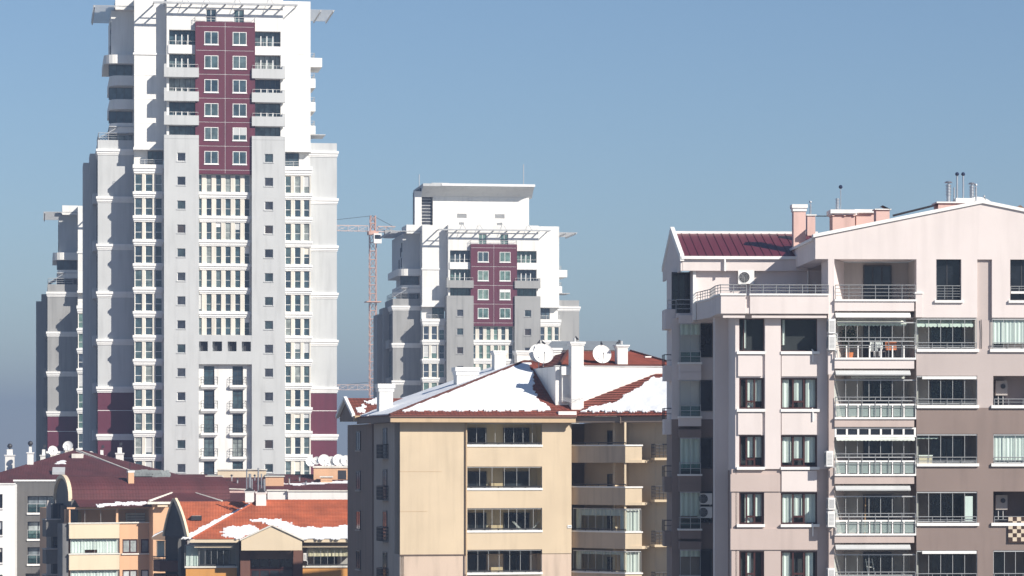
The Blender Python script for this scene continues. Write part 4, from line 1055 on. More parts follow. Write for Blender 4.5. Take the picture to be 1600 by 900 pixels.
for i, q in enumerate(WR):
    for j, (p0, p1) in enumerate(((1155, 1194), (1220, 1277))):
        x0, x1, z0, z1 = cX(p0), cX(p1), cZ(q[1]), cZ(q[0]); wdt = x1 - x0
        vs = (.3, .62, .94) if j == 0 else (.34, .64)
        if i == 0: cu = [(.05, .13, .2)] if j else [(.2, .3, .1)]
        elif i == 1: cu = [(.04, .24, .03), (.38, .6, .25), (.7, .97, .03)] if j else [(.3, .58, .03), (.62, .96, .25)]
        elif i == 2: cu = [(.03, .3, .14), (.38, .6, .26), (.68, .96, .14)] if j else [(.28, .56, .3), (.6, .95, .3)]
        elif i == 3: cu = [(.03, .33, .03), (.36, .6, .22), (.68, .97, .03)] if j else [(.25, .55, .03), (.6, .95, .25)]
        else: cu = [(.05, .28, .1), (.7, .9, .1)] if j else [(.28, .5, .1)]
        window(a, x0, x1, z0, z1, yc + .1, MAH, GLASS, vs if i else ((.2,) if j == 0 else ()), (), .085 if i else .05, 'casement_window', curtains=cu, cm=CUR, room=.36)
        if i: 
            zt_ = z0 + (z1 - z0) * .24; m = M().box(x0 + vs[0] * wdt, x0 + vs[1] * wdt, yc + .09, yc + .16, zt_ - .05, zt_ + .05); a.part('transom', m, MAH)
        a.part('window_sill', M().box(x0 - (.14 if j == 0 else .02), x1 + (.02 if j == 0 else .1), yc - .18, yc + .12, z0 - .15, z0 + .0), WH)
for q in (548, 640, 820):
    m = M(); xx = cX(1269.5); m.cyl((xx, yc - .14, cZ(q + 18)), (xx, yc - .14, cZ(q)), .035, 6); m.cyl((xx, yc - .14, cZ(q)), (xx - .02, yc + .0, cZ(q - 2)), .035, 6); a.part('condensate_pipe', m, WH)
a.part('bay_body', M().box(x1150, xr - .1, 3.0, 24, 0, cZ(490)), PK)
a.part('bay_side', M().wall(0, 8.2, cZ(735), cZ(490), 0, [], .1).mesh('bay_side', PK), None, at=(0, 0, 0)).matrix_basis = a.rel @ Matrix.Translation((x1150 - .001, 8.75, 0)) @ Matrix.Rotation(R(-90), 4, 'Z')
a.part('bay_side', M().wall(0, 8.2, 0, cZ(735), 0, [], .1).mesh('bay_side', TP2), None, at=(0, 0, 0)).matrix_basis = a.rel @ Matrix.Translation((x1150 - .003, 8.75, 0)) @ Matrix.Rotation(R(-90), 4, 'Z')
a.part('bay_corner_fin', M().box(cX(1128), x1150 + .1, 4.0, 4.9, 0, cZ(490)), PK)
for py0, py1 in ((503, 558), (592, 645), (684, 735)):
    window(a, x1150 - .06, x1150 - .06 + .9, aZ(py1), aZ(py0), 7.2, DKM, GD, (), (), .07, 'slit_window', -90); a.part('window_sill', M().box(x1150 - .14, x1150, 6.2, 7.3, aZ(py1) - .12, aZ(py1)), PK)
a.part('upper_block', M().box(x1150, xR, .8, 2.9, cZ(497), cZ(495)), PK)
# terrace on top of the bays
pp = [(aX(1295, -.1), -.1), (aX(1172, -.1), -.1)]; zq0, zq1 = aZ(490, -.1, 1215), aZ(461.5, -.1, 1215)
path2 = [(aX(1126.5, -.1), -.1), (aX(1118, 1.2), 1.2), (aX(1110, 4.5), 4.5), (aX(1095, 7.0), 7.0), (aX(1085, 8.4), 8.4)]
a.part('terrace_parapet', M().box(pp[1][0], pp[0][0], -.1, .1, zq0, zq1), PK)
a.part('terrace_parapet', M().box(path2[0][0], aX(1165, -.1), -.1, .1, zq0, zq1), PK)
a.part('parapet_gap', M().box(aX(1165, -.1), pp[1][0], .05, .2, zq0, zq1 - .02), PK)
a.part('terrace_parapet', M().path_wall(path2[::-1], zq0, zq1 - .003, .18), PK)
m = M(); m.box(pp[1][0] - .03, pp[0][0], -.17, .16, zq1, zq1 + .09); m.box(path2[0][0] - .05, aX(1166, -.1), -.17, .16, zq1, zq1 + .09); a.part('parapet_coping', m, WH)
a.part('parapet_coping', M().path_wall([(x - .05, y) for x, y in path2[::-1]], zq1, zq1 + .088, .28), WH)
m = M(); m.box(pp[1][0] + .1, pp[0][0] - .1, .0, .3, aZ(497), zq0 - .1); m.box(path2[0][0] + .12, aX(1164, 0), .0, .3, aZ(497), zq0 - .1); a.part('soffit_band', m, PK)
fl = [(pp[0][0], .1), (pp[0][0], 9)] + [(x + .1, y) for x, y in path2[::-1]]
a.part('terrace_floor', M().prism(fl, 'z', zq0 + .01, zq0 + .3), PK)
a.part('terrace_railing', M().rail([(x - .02, y + .02) for x, y in path2[::-1]] + [(aX(1166, 0), .0)], zq1 + .09, .46, 3, .7, .022), ALU)
a.part('terrace_railing', M().rail([(pp[1][0], 0), (pp[0][0], 0)], zq1 + .09, .46, 3, .68, .022), ALU)
# set-back top storey behind the terrace
yt = 8.1
tX = lambda px: a.X(px, yt)
tZ = lambda py: a.Z(py, yt, 1150)
a.part('top_storey_wall', M().wall(tX(1083), tX(1320), zq0, tZ(420), yt, [], .3), PK)
a.part('corner_post', M().box(tX(1083) - .02, tX(1087), yt - .15, yt, zq0, tZ(420)), WH)
a.part('terrace_downpipe', M().cyl((tX(1262), yt - .1, zq0), (tX(1262), yt - .1, tZ(420)), .05, 7), WH)
a.part('top_storey_body', M().box(tX(1083), tX(1320), yt + .3, 12, zq0 - .1, tZ(421)), PK)
# burgundy standing seam roof
ye = 7.7
ez, rz_ = a.Z(401, ye, 1150), a.Z(364.5, 13.4, 1150)
ex0, ex1 = a.X(1067, ye), a.X(1300, ye)
rb = a.part('metal_roof', M().quad((ex0, ye, ez - .03), (ex1 + .5, ye, ez - .03), (ex1 + .5, 13.4, rz_ - .03), (ex0, 13.4, rz_ - .03)), SEAM)
a.part('roof_slope', M().quad((ex1 + .5, 18.6, ez), (ex0, 18.6, ez), (ex0, 13.4, rz_ - .03), (ex1 + .5, 13.4, rz_ - .03)), SEAM, rb)
npan = 19; pw = (ex1 + .4 - ex0) / npan; sl_ = (rz_ - ez) / (13.4 - ye)
pm_ = M(); pm_.quad((.008, 0, 0), (pw - .008, 0, 0), (pw - .008, 13.4 - ye, rz_ - ez), (.008, 13.4 - ye, rz_ - ez))
pm_.prism([(-.018, 0), (.018, 0), (.018, .035), (-.018, .035)], 'y', 0, .001)
pm_.v[-4:] = [(x, 13.4 - ye, z + rz_ - ez) for x, y, z in pm_.v[-4:]]
pme = pm_.mesh('roof_panel', SEAM)
for k in range(npan): ob('roof_panel', pme, rb, Matrix.Translation((ex0 + k * pw, ye, ez)))
a.part('ridge_cap', M().box(ex0, ex1, 13.25, 13.55, rz_ - .04, rz_ + .10), WH, rb)
a.part('eave_gutter', M().box(ex0 - .1, a.X(1262, ye), ye - .16, ye + .02, ez - .14, ez + .02), WH)
a.part('fascia', M().box(ex0, a.X(1262, ye), ye + .02, ye + .2, a.Z(423, ye, 1150), ez - .14), PK)
a.part('fascia', M().box(a.X(1240, ye), a.X(1303, ye), ye + .3, ye + .6, a.Z(423, ye, 1150), ez - .1), PK)
a.part('soffit', M().box(ex0, ex1, ye + .2, yt, a.Z(422, ye, 1150), a.Z(421, ye, 1150)), PK)
a.part('rain_spout', M().cyl((a.X(1132, ye), ye - .1, ez - .8), (a.X(1132, ye), ye - .1, ez - .1), .06, 7), WH)
gz = a.Z(423, ye, 1067)
a.part('gable_end', M().prism([(ye, gz), (18.6, gz), (18.6, ez + .05), (13.4, rz_ + .1), (ye, ez + .05)], 'x', ex0 - .12, ex0 - .02), PK)
m = M(); m.prism([(ye - .12, ez - .25), (ye - .12, ez + .1), (13.4, rz_ + .35), (13.4, rz_ + .0)], 'x', ex0 - .16, ex0 + .06); m.prism([(18.8, ez - .2), (18.8, ez + .1), (13.4, rz_ + .35), (13.4, rz_ + .02)], 'x', ex0 - .16, ex0 + .06)
a.part('barge_board', m, WH)
# recessed left side: glazed bays and little balconies in the shade
ys = 9.6
sX = lambda px: a.X(px, ys)
sZ = lambda py: a.Z(py, ys, 1085)
a.part('side_wall', M().box(sX(1050), sX(1120), ys, 12.8, sZ(655), sZ(497)), PK)
a.part('side_wall', M().box(sX(1050), sX(1120), ys, 12.8, sZ(750), sZ(655) - .002), TP2)
a.part('side_wall', M().box(sX(1050), sX(1120), ys + .002, 12.8, 0, sZ(750) - .002), TP2)
S = [(425, 486, PK), (506, 561, PK), (594, 645, PK), (684, 735, TP2), (768, 820, TP2), (858, 910, TP2)]
for i, (pt, pb, wm) in enumerate(S):
    zt, zs = sZ(pt), sZ(pb)
    if i:
        window(a, sX(1093), sX(1113), zs + .1, zt, ys - .07, DKM, GD, (), (), .07, 'side_window')
        x0, x1 = sX(1061), sX(1092)
        glazed(a, x0, x1, zs, zt, ys - .75, 2)
        a.part('bay_window_side', M().box(x0 - .01, x0 + .012, ys - .72, ys, zs + .04, zt - .05), GLASS)
        a.part('bay_head', M().box(x0 - .05, x1 + .05, ys - .8, ys, zt, zt + .45), wm)
        a.part('bay_floor', M().box(x0 - .05, x1 + .05, ys - .8, ys, zs - .75, zs - .3), wm)
        a.part('slab_coping', M().box(x0 - .1, x1 + .1, ys - .88, ys, zs - .3, zs - .2), WH)
        a.part('balustrade_glass', M().box(x0, x1, ys - .86, ys - .84, zs - .2, zs + .35), GRAIL)
        a.part('balcony_railing', M().rail([(x0, ys - .2), (x0, ys - .9), (x1, ys - .9)], zs - .2, .62, 2, .6, .018), STEEL)
        m = M()
        for k in range(8):
            yy = (ys - .5, ys - .45) if k % 2 else (ys - .45, ys - .5); u0 = x0 + (x1 - x0) * k / 8; u1 = x0 + (x1 - x0) * (k + 1) / 8
            zlow = {1: zt - .62, 2: zs + .1, 3: zs + .1, 4: zs + .5, 5: zt - .4}[i]
            if i != 2: m.quad((u0, yy[0], zlow), (u1, yy[1], zlow), (u1, yy[1], zt), (u0, yy[0], zt))
        if m.f: a.part('curtain', m, VAL)
        # small balcony sticking out at the very edge
        xb0, xb1 = sX(1039), sX(1055)
        a.part('edge_balcony', M().box(xb0, xb1, ys + .3, ys + 1.6, zs - 1.2, zs - .35), wm)
        a.part('balcony_railing', M().rail([(xb0, ys + 1.6), (xb0, ys + .35), (xb1, ys + .35)], zs - .35, .6, 2, .8, .02), DKM)
    else:
        window(a, sX(1050), sX(1083), zs - .1, zt, ys + .2, DKM, GD, (.33, .66), (), .08, 'top_window')
        a.part('edge_balcony', M().box(sX(1040), sX(1056), ys + .1, ys + 2.2, sZ(514), sZ(483)), PK)
        a.part('edge_balcony', M().box(sX(1056), sX(1083), ys - .5, ys + 3, sZ(497), sZ(490)), PK)
        a.part('balcony_railing', M().rail([(sX(1044), ys + .2), (sX(1056), ys + .2), (sX(1056), ys - .45), (sX(1083), ys - .45)], sZ(490), .75, 3, .7, .02), STEEL)
a.part('top_side_body', M().box(sX(1050), sX(1083), ys + .3, 12.8, sZ(497), gz + .02), PK)
# chimneys and flues on the roofs
def ach(p0, p1, pt, pb, y, d=.9, mat=PNK, **k): return chimney(a, a.X(p0, y), a.X(p1, y), y, y + d, a.Z(pb, y, p0), a.Z(pt, y, p0), mat, **k)
ach(1240, 1259, 325, 398, 8.4, .7, cap=.1, ch=.2)
k2 = ach(1261.5, 1274, 337, 368, 11, .6, cap=.06, ch=.07, neck=False)
x = a.X(1266.5, 11.3); flue(a, x, 11.3, a.Z(335, 11.3), a.Z(317, 11.3), .055, ZINC, k2, hat=True)
k3 = ach(1301, 1336, 336, 365, 7, 1.2, cap=.1, ch=.09, neck=False)
m = M(); m.box(a.X(1297, 7), a.X(1335, 7), 6.8, 8.4, a.Z(332, 7), a.Z(326, 7)); a.part('cap_slab', m, WH, k3)
m = M()
for px in (1300, 1318, 1333): m.box(a.X(px, 7), a.X(px, 7) + .12, 6.9, 8.1, a.Z(336, 7), a.Z(332, 7))
a.part('cap_pier', m, PNK, k3)
x = a.X(1308.5, 7.4); flue(a, x, 7.4, a.Z(327, 7.4), a.Z(308, 7.4), .09, ZINC, k3, rings=4)
BLU = metal('blue_black_cowl', (.02, .03, .07), .3)
x = a.X(1313.5, 7.6); flue(a, x, 7.6, a.Z(327, 7.6), a.Z(292, 7.6), .025, ZINC, k3, ball=.11, bm=BLU)
k4 = ach(1338, 1366, 334, 360, 7.5, 1.0, cap=.06, ch=.06, neck=False)
a.part('cap_slab', M().box(a.X(1335, 7.5), a.X(1366, 7.5), 7.3, 8.7, a.Z(331, 7.5), a.Z(325.5, 7.5)), WH, k4)
k5 = ach(1369, 1390, 328, 350, 3.5, .8, cap=.08, ch=.06, neck=False)
m = M(); zt = a.Z(326, 3.5); x0, x1 = a.X(1368, 3.5), a.X(1391, 3.5); m.quad((x0, 3.4, zt), (x0 + .38, 3.4, zt + .22), (x0 + .38, 4.4, zt + .22), (x0, 4.4, zt)); m.quad((x0 + .38, 3.4, zt + .24), (x1, 3.4, zt + .03), (x1, 4.4, zt + .03), (x0 + .38, 4.4, zt + .24)); a.part('tin_hat', m, DKM, k5)
m = M(); m.cyl((a.X(1275, 9), 9, a.Z(336, 9)), (a.X(1302, 9), 9, a.Z(336, 9)), .03, 5); a.part('guy_pipe', m, DKM, k2)
k6 = ach(1466, 1536, 317.5, 345, 4.0, 1.4, cap=.1, ch=.08, neck=False)
a.part('cap_slab', M().box(a.X(1494, 4.2), a.X(1522, 4.2), 4.2, 5.2, a.Z(313, 4.2), a.Z(307, 4.2)), WH, k6)
for px, pt, r, kw in ((1482, 288, .12, dict(rings=4, hat=True)), (1491, 293, .045, dict()), (1495.5, 274, .05, dict(ball=.11, bm=BLU)), (1505, 274, .05, dict(ball=.11, bm=BLU)), (1518.5, 290, .11, dict(rings=4, hat=True)), (1525, 292, .055, dict(hat=True))):
    flue(a, a.X(px, 4.7), 4.7, a.Z(316, 4.7, px), a.Z(pt, 4.7, px), r, ZINC, k6, **kw)
m = M(); x0 = a.X(1460, 4.2); zt = a.Z(314, 4.2); m.quad((x0, 4, zt - .2), (x0 + .25, 4, zt), (x0 + .25, 5, zt), (x0, 5, zt - .2)); m.quad((x0 + .25, 4, zt), (x0 + .6, 4, zt - .03), (x0 + .6, 5, zt - .03), (x0 + .25, 5, zt)); a.part('tin_hat', m, DKM, k6)
m = M(); x0, x1 = a.X(1585, 4), a.X(1604, 4); m.quad((x0, 3.6, a.Z(322, 4)), (x0 + .25, 3.6, a.Z(318.5, 4)), (x1, 3.6, a.Z(328, 4)), (x0 + .1, 3.6, a.Z(325, 4))); m.box(x0 + .1, x1, 3.8, 4.6, a.Z(345, 4), a.Z(325, 4)); a.part('roof_hatch', m, SOF)
m = M(); p0, p1 = a.p(1395, 337, 9), a.p(1468, 319, 9); m.cyl(p0, p1, .06, 6); a.part('ridge_pipe', m, DKM)
dish(a.w @ a.p(1534, 335, 5.6), .5, 25, 62, 'white dish lying half behind the peak of the big pinkish gable', mast=.25)
# air conditioners
ac_unit(a, a.X(1153.5, 7.7), 7.68, a.Z(443.5, 7.7, 1165), 0, 'white air conditioner under the eaves of the roof terrace', w=.88, h=.72)
def side_ac(px0, px1, p0, p1, label):
    h = aZ(p0, 0, 1297) - aZ(p1, 0, 1297); ac_unit(a, aX(px1), -.0 - .32, aZ(p1, 0, 1297), -90, label, w=.7, h=h, d=.34)
def wall_ac(px0, p0, p1, label): 
    h = aZ(p0, 0, 1297) - aZ(p1, 0, 1297)
    e = ac_unit(a, aX(px0), .12, aZ(p1, 0, 1297), -90, label, w=.7, h=h, d=(aX(px0 + 11) - aX(px0)))
    return e
for px, p0, p1, lb in ((1293.5, 498, 521, 'upper air conditioner beside the awninged loggia, just below the terrace'), (1293.5, 523, 547, 'lower air conditioner of the pair just below the terrace parapet'),
                       (1290, 704, 729, 'lone air conditioner on the wall beside the white lattice top light'), (1293, 777, 796, 'smaller upper air conditioner with a louvred side beside the bamboo pole balcony'),
                       (1292.5, 798, 823, 'air conditioner directly under the smaller louvred one'), (1292.5, 887, 908, 'lowest air conditioner beside the bottom loggia')):
    ac_unit(a, aX(px), .40, aZ(p1, 0, 1297), -90, lb, w=.75, h=aZ(p0, 0, 1297) - aZ(p1, 0, 1297) - .02, d=.36)
ac_unit(a, sX(1089), ys - .45, sZ(788), 0, 'upper of two air conditioners stacked in the shaded side recess', w=.8, h=.62)
ac_unit(a, sX(1089), ys - .45, sZ(809), 0, 'lower of two air conditioners stacked in the shaded side recess', w=.8, h=.62)
# things on the balconies
e = ob('rug', None, None, a.w @ Matrix.Translation((aX(1575), -.1, aZ(848)))); tag(e, 'brown and cream chequered rug hung over a balcony rail', 'rug')
wd, hh = aX(1608) - aX(1575), aZ(808) - aZ(848); nx, nz = 5, 6
RB, RC = plaster('rug_brown', (.045, .022, .016)), plaster('rug_cream', (.62, .52, .40))
for k, mt in enumerate((RB, RC)):
    m = M()
    for i in range(nx):
        for j in range(nz):
            if (i + j) % 2 == k:
                yy = lambda x: -.02 * math.sin(x * 4)
                x0, x1 = i * wd / nx, (i + 1) * wd / nx; z0, z1 = .07 + j * (hh - .07) / nz, .07 + (j + 1) * (hh - .07) / nz
                m.quad((x0, yy(x0), z0), (x1, yy(x1), z0), (x1, yy(x1), z1), (x0, yy(x0), z1))
    ob('brown_squares' if k == 0 else 'cream_squares', m.mesh('squares', mt), e)
ob('border', M().box(0, wd, -.01, .03, 0, .07).mesh('border', RB), e)
ob('fold', M().box(0, wd, -.0, .22, hh - .01, hh + .02).mesh('fold', RB), e)
ybal = .9; zf = aZ(562) + .02
def chair(px, col, label):
    e = ob('balcony_chair', None, None, a.w @ Matrix.Translation((a.X(px, ybal), ybal, zf)) @ Matrix.Rotation(R(20), 4, 'Z')); tag(e, label, 'chair', 'chairs on the awninged balcony')
    ob('seat', M().box(-.22, .22, -.22, .22, .42, .46).mesh('seat', col), e)
    m = M()
    for k in range(5): m.box(-.22 + k * .1, -.16 + k * .1, .2, .23, .46, .9)
    m.box(-.22, .24, .195, .235, .86, .93); ob('backrest', m.mesh('backrest', col), e)
    lm = M().cyl((0, 0, 0), (0, 0, .42), .02, 6).mesh('leg', col)
    for x, y in ((-.2, -.2), (.2, -.2), (-.2, .2), (.2, .2)): ob('leg', lm, e, Matrix.Translation((x, y, 0)))
chair(1368, metal('white_plastic', (.72, .72, .72), .4), 'white slatted chair on the awninged balcony')
chair(1376, metal('pale_plastic', (.62, .64, .66), .4), 'pale grey chair beside the orange basket on the awninged balcony')
e = ob('basket', None, None, a.w @ Matrix.Translation((a.X(1392, .55), .55, zf + .5))); tag(e, 'orange basket on a stand on the awninged balcony', 'basket')
OR_ = metal('orange_plastic', (.62, .20, .08), .5)
m = M(); m.box(-.26, .26, -.2, .2, .0, .04)
for k in range(9): m.box(-.26 + k * .06, -.22 + k * .06, -.2, -.18, .04, .4); m.box(-.26 + k * .06, -.22 + k * .06, .18, .2, .04, .4)
m.box(-.27, .27, -.22, -.17, .38, .43); m.box(-.27, .27, .17, .22, .38, .43); ob('body', m.mesh('body', OR_), e)
lm = M().cyl((0, 0, -.5), (0, 0, 0), .02, 5).mesh('leg', DKM)
for x, y in ((-.22, -.16), (.22, -.16), (-.22, .16), (.22, .16)): ob('leg', lm, e, Matrix.Translation((x, y, 0)))
e = ob('potted_plant', None, None, a.w @ Matrix.Translation((a.X(1327, 1.4), 1.4, zf))); tag(e, 'bushy dark green potted plant behind the awninged balcony glazing', 'plant')
ob('pot', M().cyl((0, 0, 0), (0, 0, .4), .16, 12, .22).mesh('pot', OR_), e)
m = M().cyl((0, 0, .4), (0, 0, 1.5), .025, 6, .012); rr = random.Random(3)
for k in range(5): t = rr.uniform(0, 6.3); m.cyl((0, 0, .7 + k * .13), (.4 * math.cos(t), .3 * math.sin(t), 1.1 + k * .15), .014, 4)
ob('stem', m.mesh('stem', SOF), e)
m = M()
for k in range(420):
    t, u, r = rr.uniform(0, 6.28), rr.uniform(-1, 1), rr.random() ** .4; c = Vector((.5 * r * math.cos(t) * math.sqrt(1 - u * u * .6), .34 * r * math.sin(t), 1.25 + u * .65 * r)); d = Vector((rr.gauss(0, 1), rr.gauss(0, 1), rr.gauss(0, .6))).normalized() * .09; n = d.orthogonal().normalized() * .028
    m.quad(c - d, c + n, c + d, c - n)
ob('foliage', m.mesh('foliage', plaster('dark_leaf', (.035, .065, .03), bump=0)), e)
e = ob('bamboo_pole', M().cyl((0, 0, 0), (.1, .3, 2.05), .04, 8, .03).mesh('bamboo_pole', plaster('cane', (.42, .24, .12))), None, a.w @ Matrix.Translation((a.X(1351, .9), .9, aZ(836) + .02))); tag(e, 'tan pole leaning in the third glazed loggia from the bottom', 'pole')
e['label'] = 'tan cane pole leaning behind the loggia glazing near the paired air conditioners'
# ------------------------------------------------------------------ the low roofs in the lower left
PEA = plaster('peach_render', (0.66, 0.40, 0.24), big=.05, streak=.04)
CRB = plaster('cream_render', (0.70, 0.58, 0.42), big=.05, streak=.04)
DGR = plaster('dark_grey_render', (0.13, 0.125, 0.12), big=.08)
STN = plaster('stone_cladding', (0.16, 0.16, 0.165), big=.3, bump=.6)
CHAR = plaster('charcoal_render', (.06, .058, .062))
ORG = plaster('orange_render', (0.62, 0.30, 0.085), big=.05)
BRW = plaster('brown_cladding', (0.16, 0.075, 0.055), big=.1)
SHINGLE = plaster('slate_shingle', (0.20, 0.22, 0.22), big=.4, bump=.8)
PCAP = plaster('pale_capping', (0.74, 0.71, 0.64))

def white_stack(f, p0, p1, pt, pb, y, cowl, d=.9, mat=W_):
    """white chimney with a narrower neck and a black cowl"""
    x0, x1, z0, z1 = f.X(p0, y), f.X(p1, y), f.Z(pb, y, p0), f.Z(pt, y, p0); c = (x0 + x1) / 2
    o = chimney(f, x0, x1, y, y + d, z0, z1, mat, cap=.1, ch=.1)
    f.part('chimney_neck', M().box(x0 + .2, x1 - .2, y + .15, y + d - .15, z1 + .1, z1 + .75), mat, o)
    if cowl == 'ball': f.part('ball_cowl', M().cyl((c, y + d / 2, z1 + .7), (c, y + d / 2, z1 + .95), .12).ball((c, y + d / 2, z1 + 1.15), .30, 12, 8), DKM, o, smooth=True)
    elif cowl: f.part('wind_vane_cowl', M().cyl((c, y + d / 2, z1 + .7), (c, y + d / 2, z1 + 1.3), .05, 6).box(c - .02, c + .3, y + d / 2 - .02, y + d / 2 + .02, z1 + 1.0, z1 + 1.35), DKM, o)
    return o

# white block at the very edge, grey block, and the broad burgundy roof behind them
g = Fr(22, 366, 6, 0, None, 'grey_house', 'dark grey apartment house under a broad burgundy hip roof', 'apartment house')
gX, gZ = g.X, (lambda py, y=0: g.Z(py, y, 60))
zg_ = gZ(752)
win = [(775, 801), (815, 842), (855, 881)]
hs = [(gX(43), gX(86), gZ(q), gZ(p), .8, True) for p, q in win] + [(gX(40), gX(92), gZ(915), gZ(896), .8, True)]
g.part('front_wall', M().wall(0, gX(98), 0, zg_, 0, hs, 1), DGR)
g.part('body', M().box(.1, gX(98), 1.0, 14, 0, zg_ - .1), DGR)
g.part('parapet_capping', M().box(-.1, gX(98), -.12, .4, zg_, zg_ + .18), WH)
for p, q in win:
    window(g, gX(43), gX(86), gZ(q), gZ(p), .55, DKM, GC, (.38, .7), (), .1, 'balcony_window')
    g.part('glass_balustrade', M().box(gX(43), gX(86), .1, .13, gZ(q), gZ(q) + .95), GRAIL)
    g.part('window_sill', M().box(gX(42), gX(87), -.15, .3, gZ(q) - .22, gZ(q)), WH)
    g.part('balcony_railing', M().rail([(gX(43), .05), (gX(86), .05)], gZ(q), 1.0, 1, 1.0, .025), STEEL)
# its roof: wide hip whose left slope runs down out of the picture
yr_ = 17.0
zrid = g.Z(703, yr_, 118); xr0, xr1 = g.X(117, yr_), g.X(124, yr_)
zea = g.Z(757, 1.0, 60)
pA, pB = (g.X(-62, 1.0), 1.0, g.Z(757, 1.0, -20)), (g.X(330, 1.0), 1.0, g.Z(757, 1.0, 200))
pk = (xr0, yr_, zrid)
rG = g.part('roof', M().courses(pA, pB, (xr1 + .3, yr_, zrid), pk, .36), TILE_B)
pC = (pB[0], 34, pB[2]); pD = (pA[0], 34, pA[2])
g.part('roof_slope', M().courses(pB, pC, (xr1 + .3, yr_ + .1, zrid), (xr1 + .3, yr_, zrid), .36), TILE_B, rG)
g.part('roof_slope', M().courses(pC, pD, pk, (xr1 + .3, yr_, zrid), .36), TILE_B, rG)
g.part('roof_slope', M().courses(pD, pA, pk, pk, .36), TILE_B, rG)
# pale verge running down to the right of the peak
m = M(); va, vb = g.p(119, 704, yr_ - .4), g.p(214, 741, 6.0)
m.quad(va + Vector((0, 0, .1)), vb + Vector((0, 0, .1)), vb + Vector((-.1, -.9, -.45)), va + Vector((-.1, -.9, -.45))); m.cyl(va + Vector((0, 0, .12)), vb + Vector((0, 0, .12)), .1, 6)
g.part('roof_verge', m, PCAP, rG)
g.part('roof_dormer', M().box(g.X(112, 13), g.X(130, 13), 13, 15, g.Z(716, 13), g.Z(709, 13)), PCAP, rG)
def lies(f, px, py, plane):
    a_, b_, d_ = map(Vector, plane); n = (b_ - a_).cross(d_ - a_); r = f.dir(px, py); return f.o + r * ((a_ - f.o).dot(n) / r.dot(n))
plG = (pA, pB, pk)
q = lies(g, 92, 740, plG)
sk = g.part('skylight', M().prism([(q.y - .6, q.z - .1), (q.y + .7, q.z + .5), (q.y + .7, q.z + .75), (q.y - .6, q.z + .18)], 'x', q.x - .75, q.x + .7), STEEL, rG)
snow_sheet(g, (pA, pB, pk), [[(87, 725.5), (93, 721), (101, 720.5), (104, 725.5)]], 'snow', 'tiny snow patch above the roof window of the broad burgundy roof', rag=.2)
white_stack(g, 8, 22, 712, 745, 13, 'ball', 1.1); white_stack(g, 42.5, 52, 708, 745, 10, 'ball', .7)
white_stack(g, 63, 73, 712, 725, 20, 'vane', .8); white_stack(g, 154, 164, 713, 728, 20, 'vane', .8); white_stack(g, 181, 193, 709, 730, 16, 'vane', .9)
g.part('chimney', M().box(g.X(71, 18), g.X(88, 18), 18, 19, g.Z(725, 18), g.Z(709.5, 18)), PCAP)
g.part('chimney', M().box(g.X(99, 18), g.X(114, 18), 18.6, 19.4, g.Z(715, 18), g.Z(700, 18)), PCAP)
dish(g.w @ g.p(82.5, 714, 17), .58, 20, 15, 'larger white dish left of the peak of the burgundy roof', mast=.3)
dish(g.w @ g.p(106.5, 707, 17.8), .6, -10, 20, 'white dish right at the peak of the burgundy roof', mast=.3)
dish(g.w @ g.p(142, 716, 19), .36, 15, 15, 'small white dish behind the pale verge of the burgundy roof', mast=.2)
m = M(); m.cyl(g.p(187, 707, 16.4), g.p(187, 703, 16.4), .03, 4); g.part('aerial', m, DKM)
wht = Fr(24, 362, 6, 0, None, 'white_house', 'white apartment house cut by the lower left picture edge', 'apartment house')
zz = wht.Z(757, 0, 10); x0 = wht.X(-40)
hs = [(wht.X(-8), wht.X(4), wht.Z(q, 0, 10), wht.Z(p, 0, 10), .4, True) for p, q in ((772, 794), (814, 836), (856, 879), (898, 920))]
wht.part('front_wall', M().wall(x0, -.02, 0, zz, -.05, hs, 8), WH)
wht.part('parapet_capping', M().box(x0, .02, -.15, .3, zz, zz + .15), WH)
for h in hs: window(wht, h[0], h[1], h[2], h[3], .15, DKM, GD, (.5,), (), .09); wht.part('window_sill', M().box(h[0] - .1, h[1] + .1, -.2, .1, h[2] - .14, h[2]), WH)

# long burgundy roof behind everything, with stone-clad stacks and pale parapets
t = Fr(205, 352, 3, 0, None, 'terrace_house', 'long low house with burgundy roofs and slate covered stacks', 'apartment house')
tZ_ = lambda py, y=0: t.Z(py, y, 380)
xa0, xa1 = t.X(195, 0), t.X(560, 0)
e0, e1 = (xa0, 0, tZ_(786)), (xa1, 0, tZ_(786)); r0, r1 = (t.X(200, 13), 13, tZ_(741, 13)), (t.X(565, 13), 13, tZ_(741, 13))
tr_ = t.part('roof', M().courses(e0, e1, r1, r0, .36), TILE_B)
t.part('roof_slope', M().courses((r1[0], 26, e0[2]), (r0[0], 26, e0[2]), r0, r1, .36), TILE_B, tr_)
t.part('body', M().box(xa0, xa1, .5, 25, 0, e0[2] - .05), PEA)
plT = (e0, e1, r0)
def tbox(name, p0, p1, pt, pb, mat, d=1.2, cap=None, up=0):
    q = lies(t, (p0 + p1) / 2, pb, plT); y = q.y
    o = t.part(name, M().box(t.X(p0, y), t.X(p1, y), y, y + d, q.z - .4, t.Z(pt, y, p0)), mat)
    if cap: t.part(name + '_cap', M().box(t.X(p0 - 1.5, y), t.X(p1 + 1.5, y), y - .12, y + d + .12, t.Z(pt, y, p0), t.Z(pt, y, p0) + cap), mat if up else PCAP, o)
    return o
rs = random.Random(11)
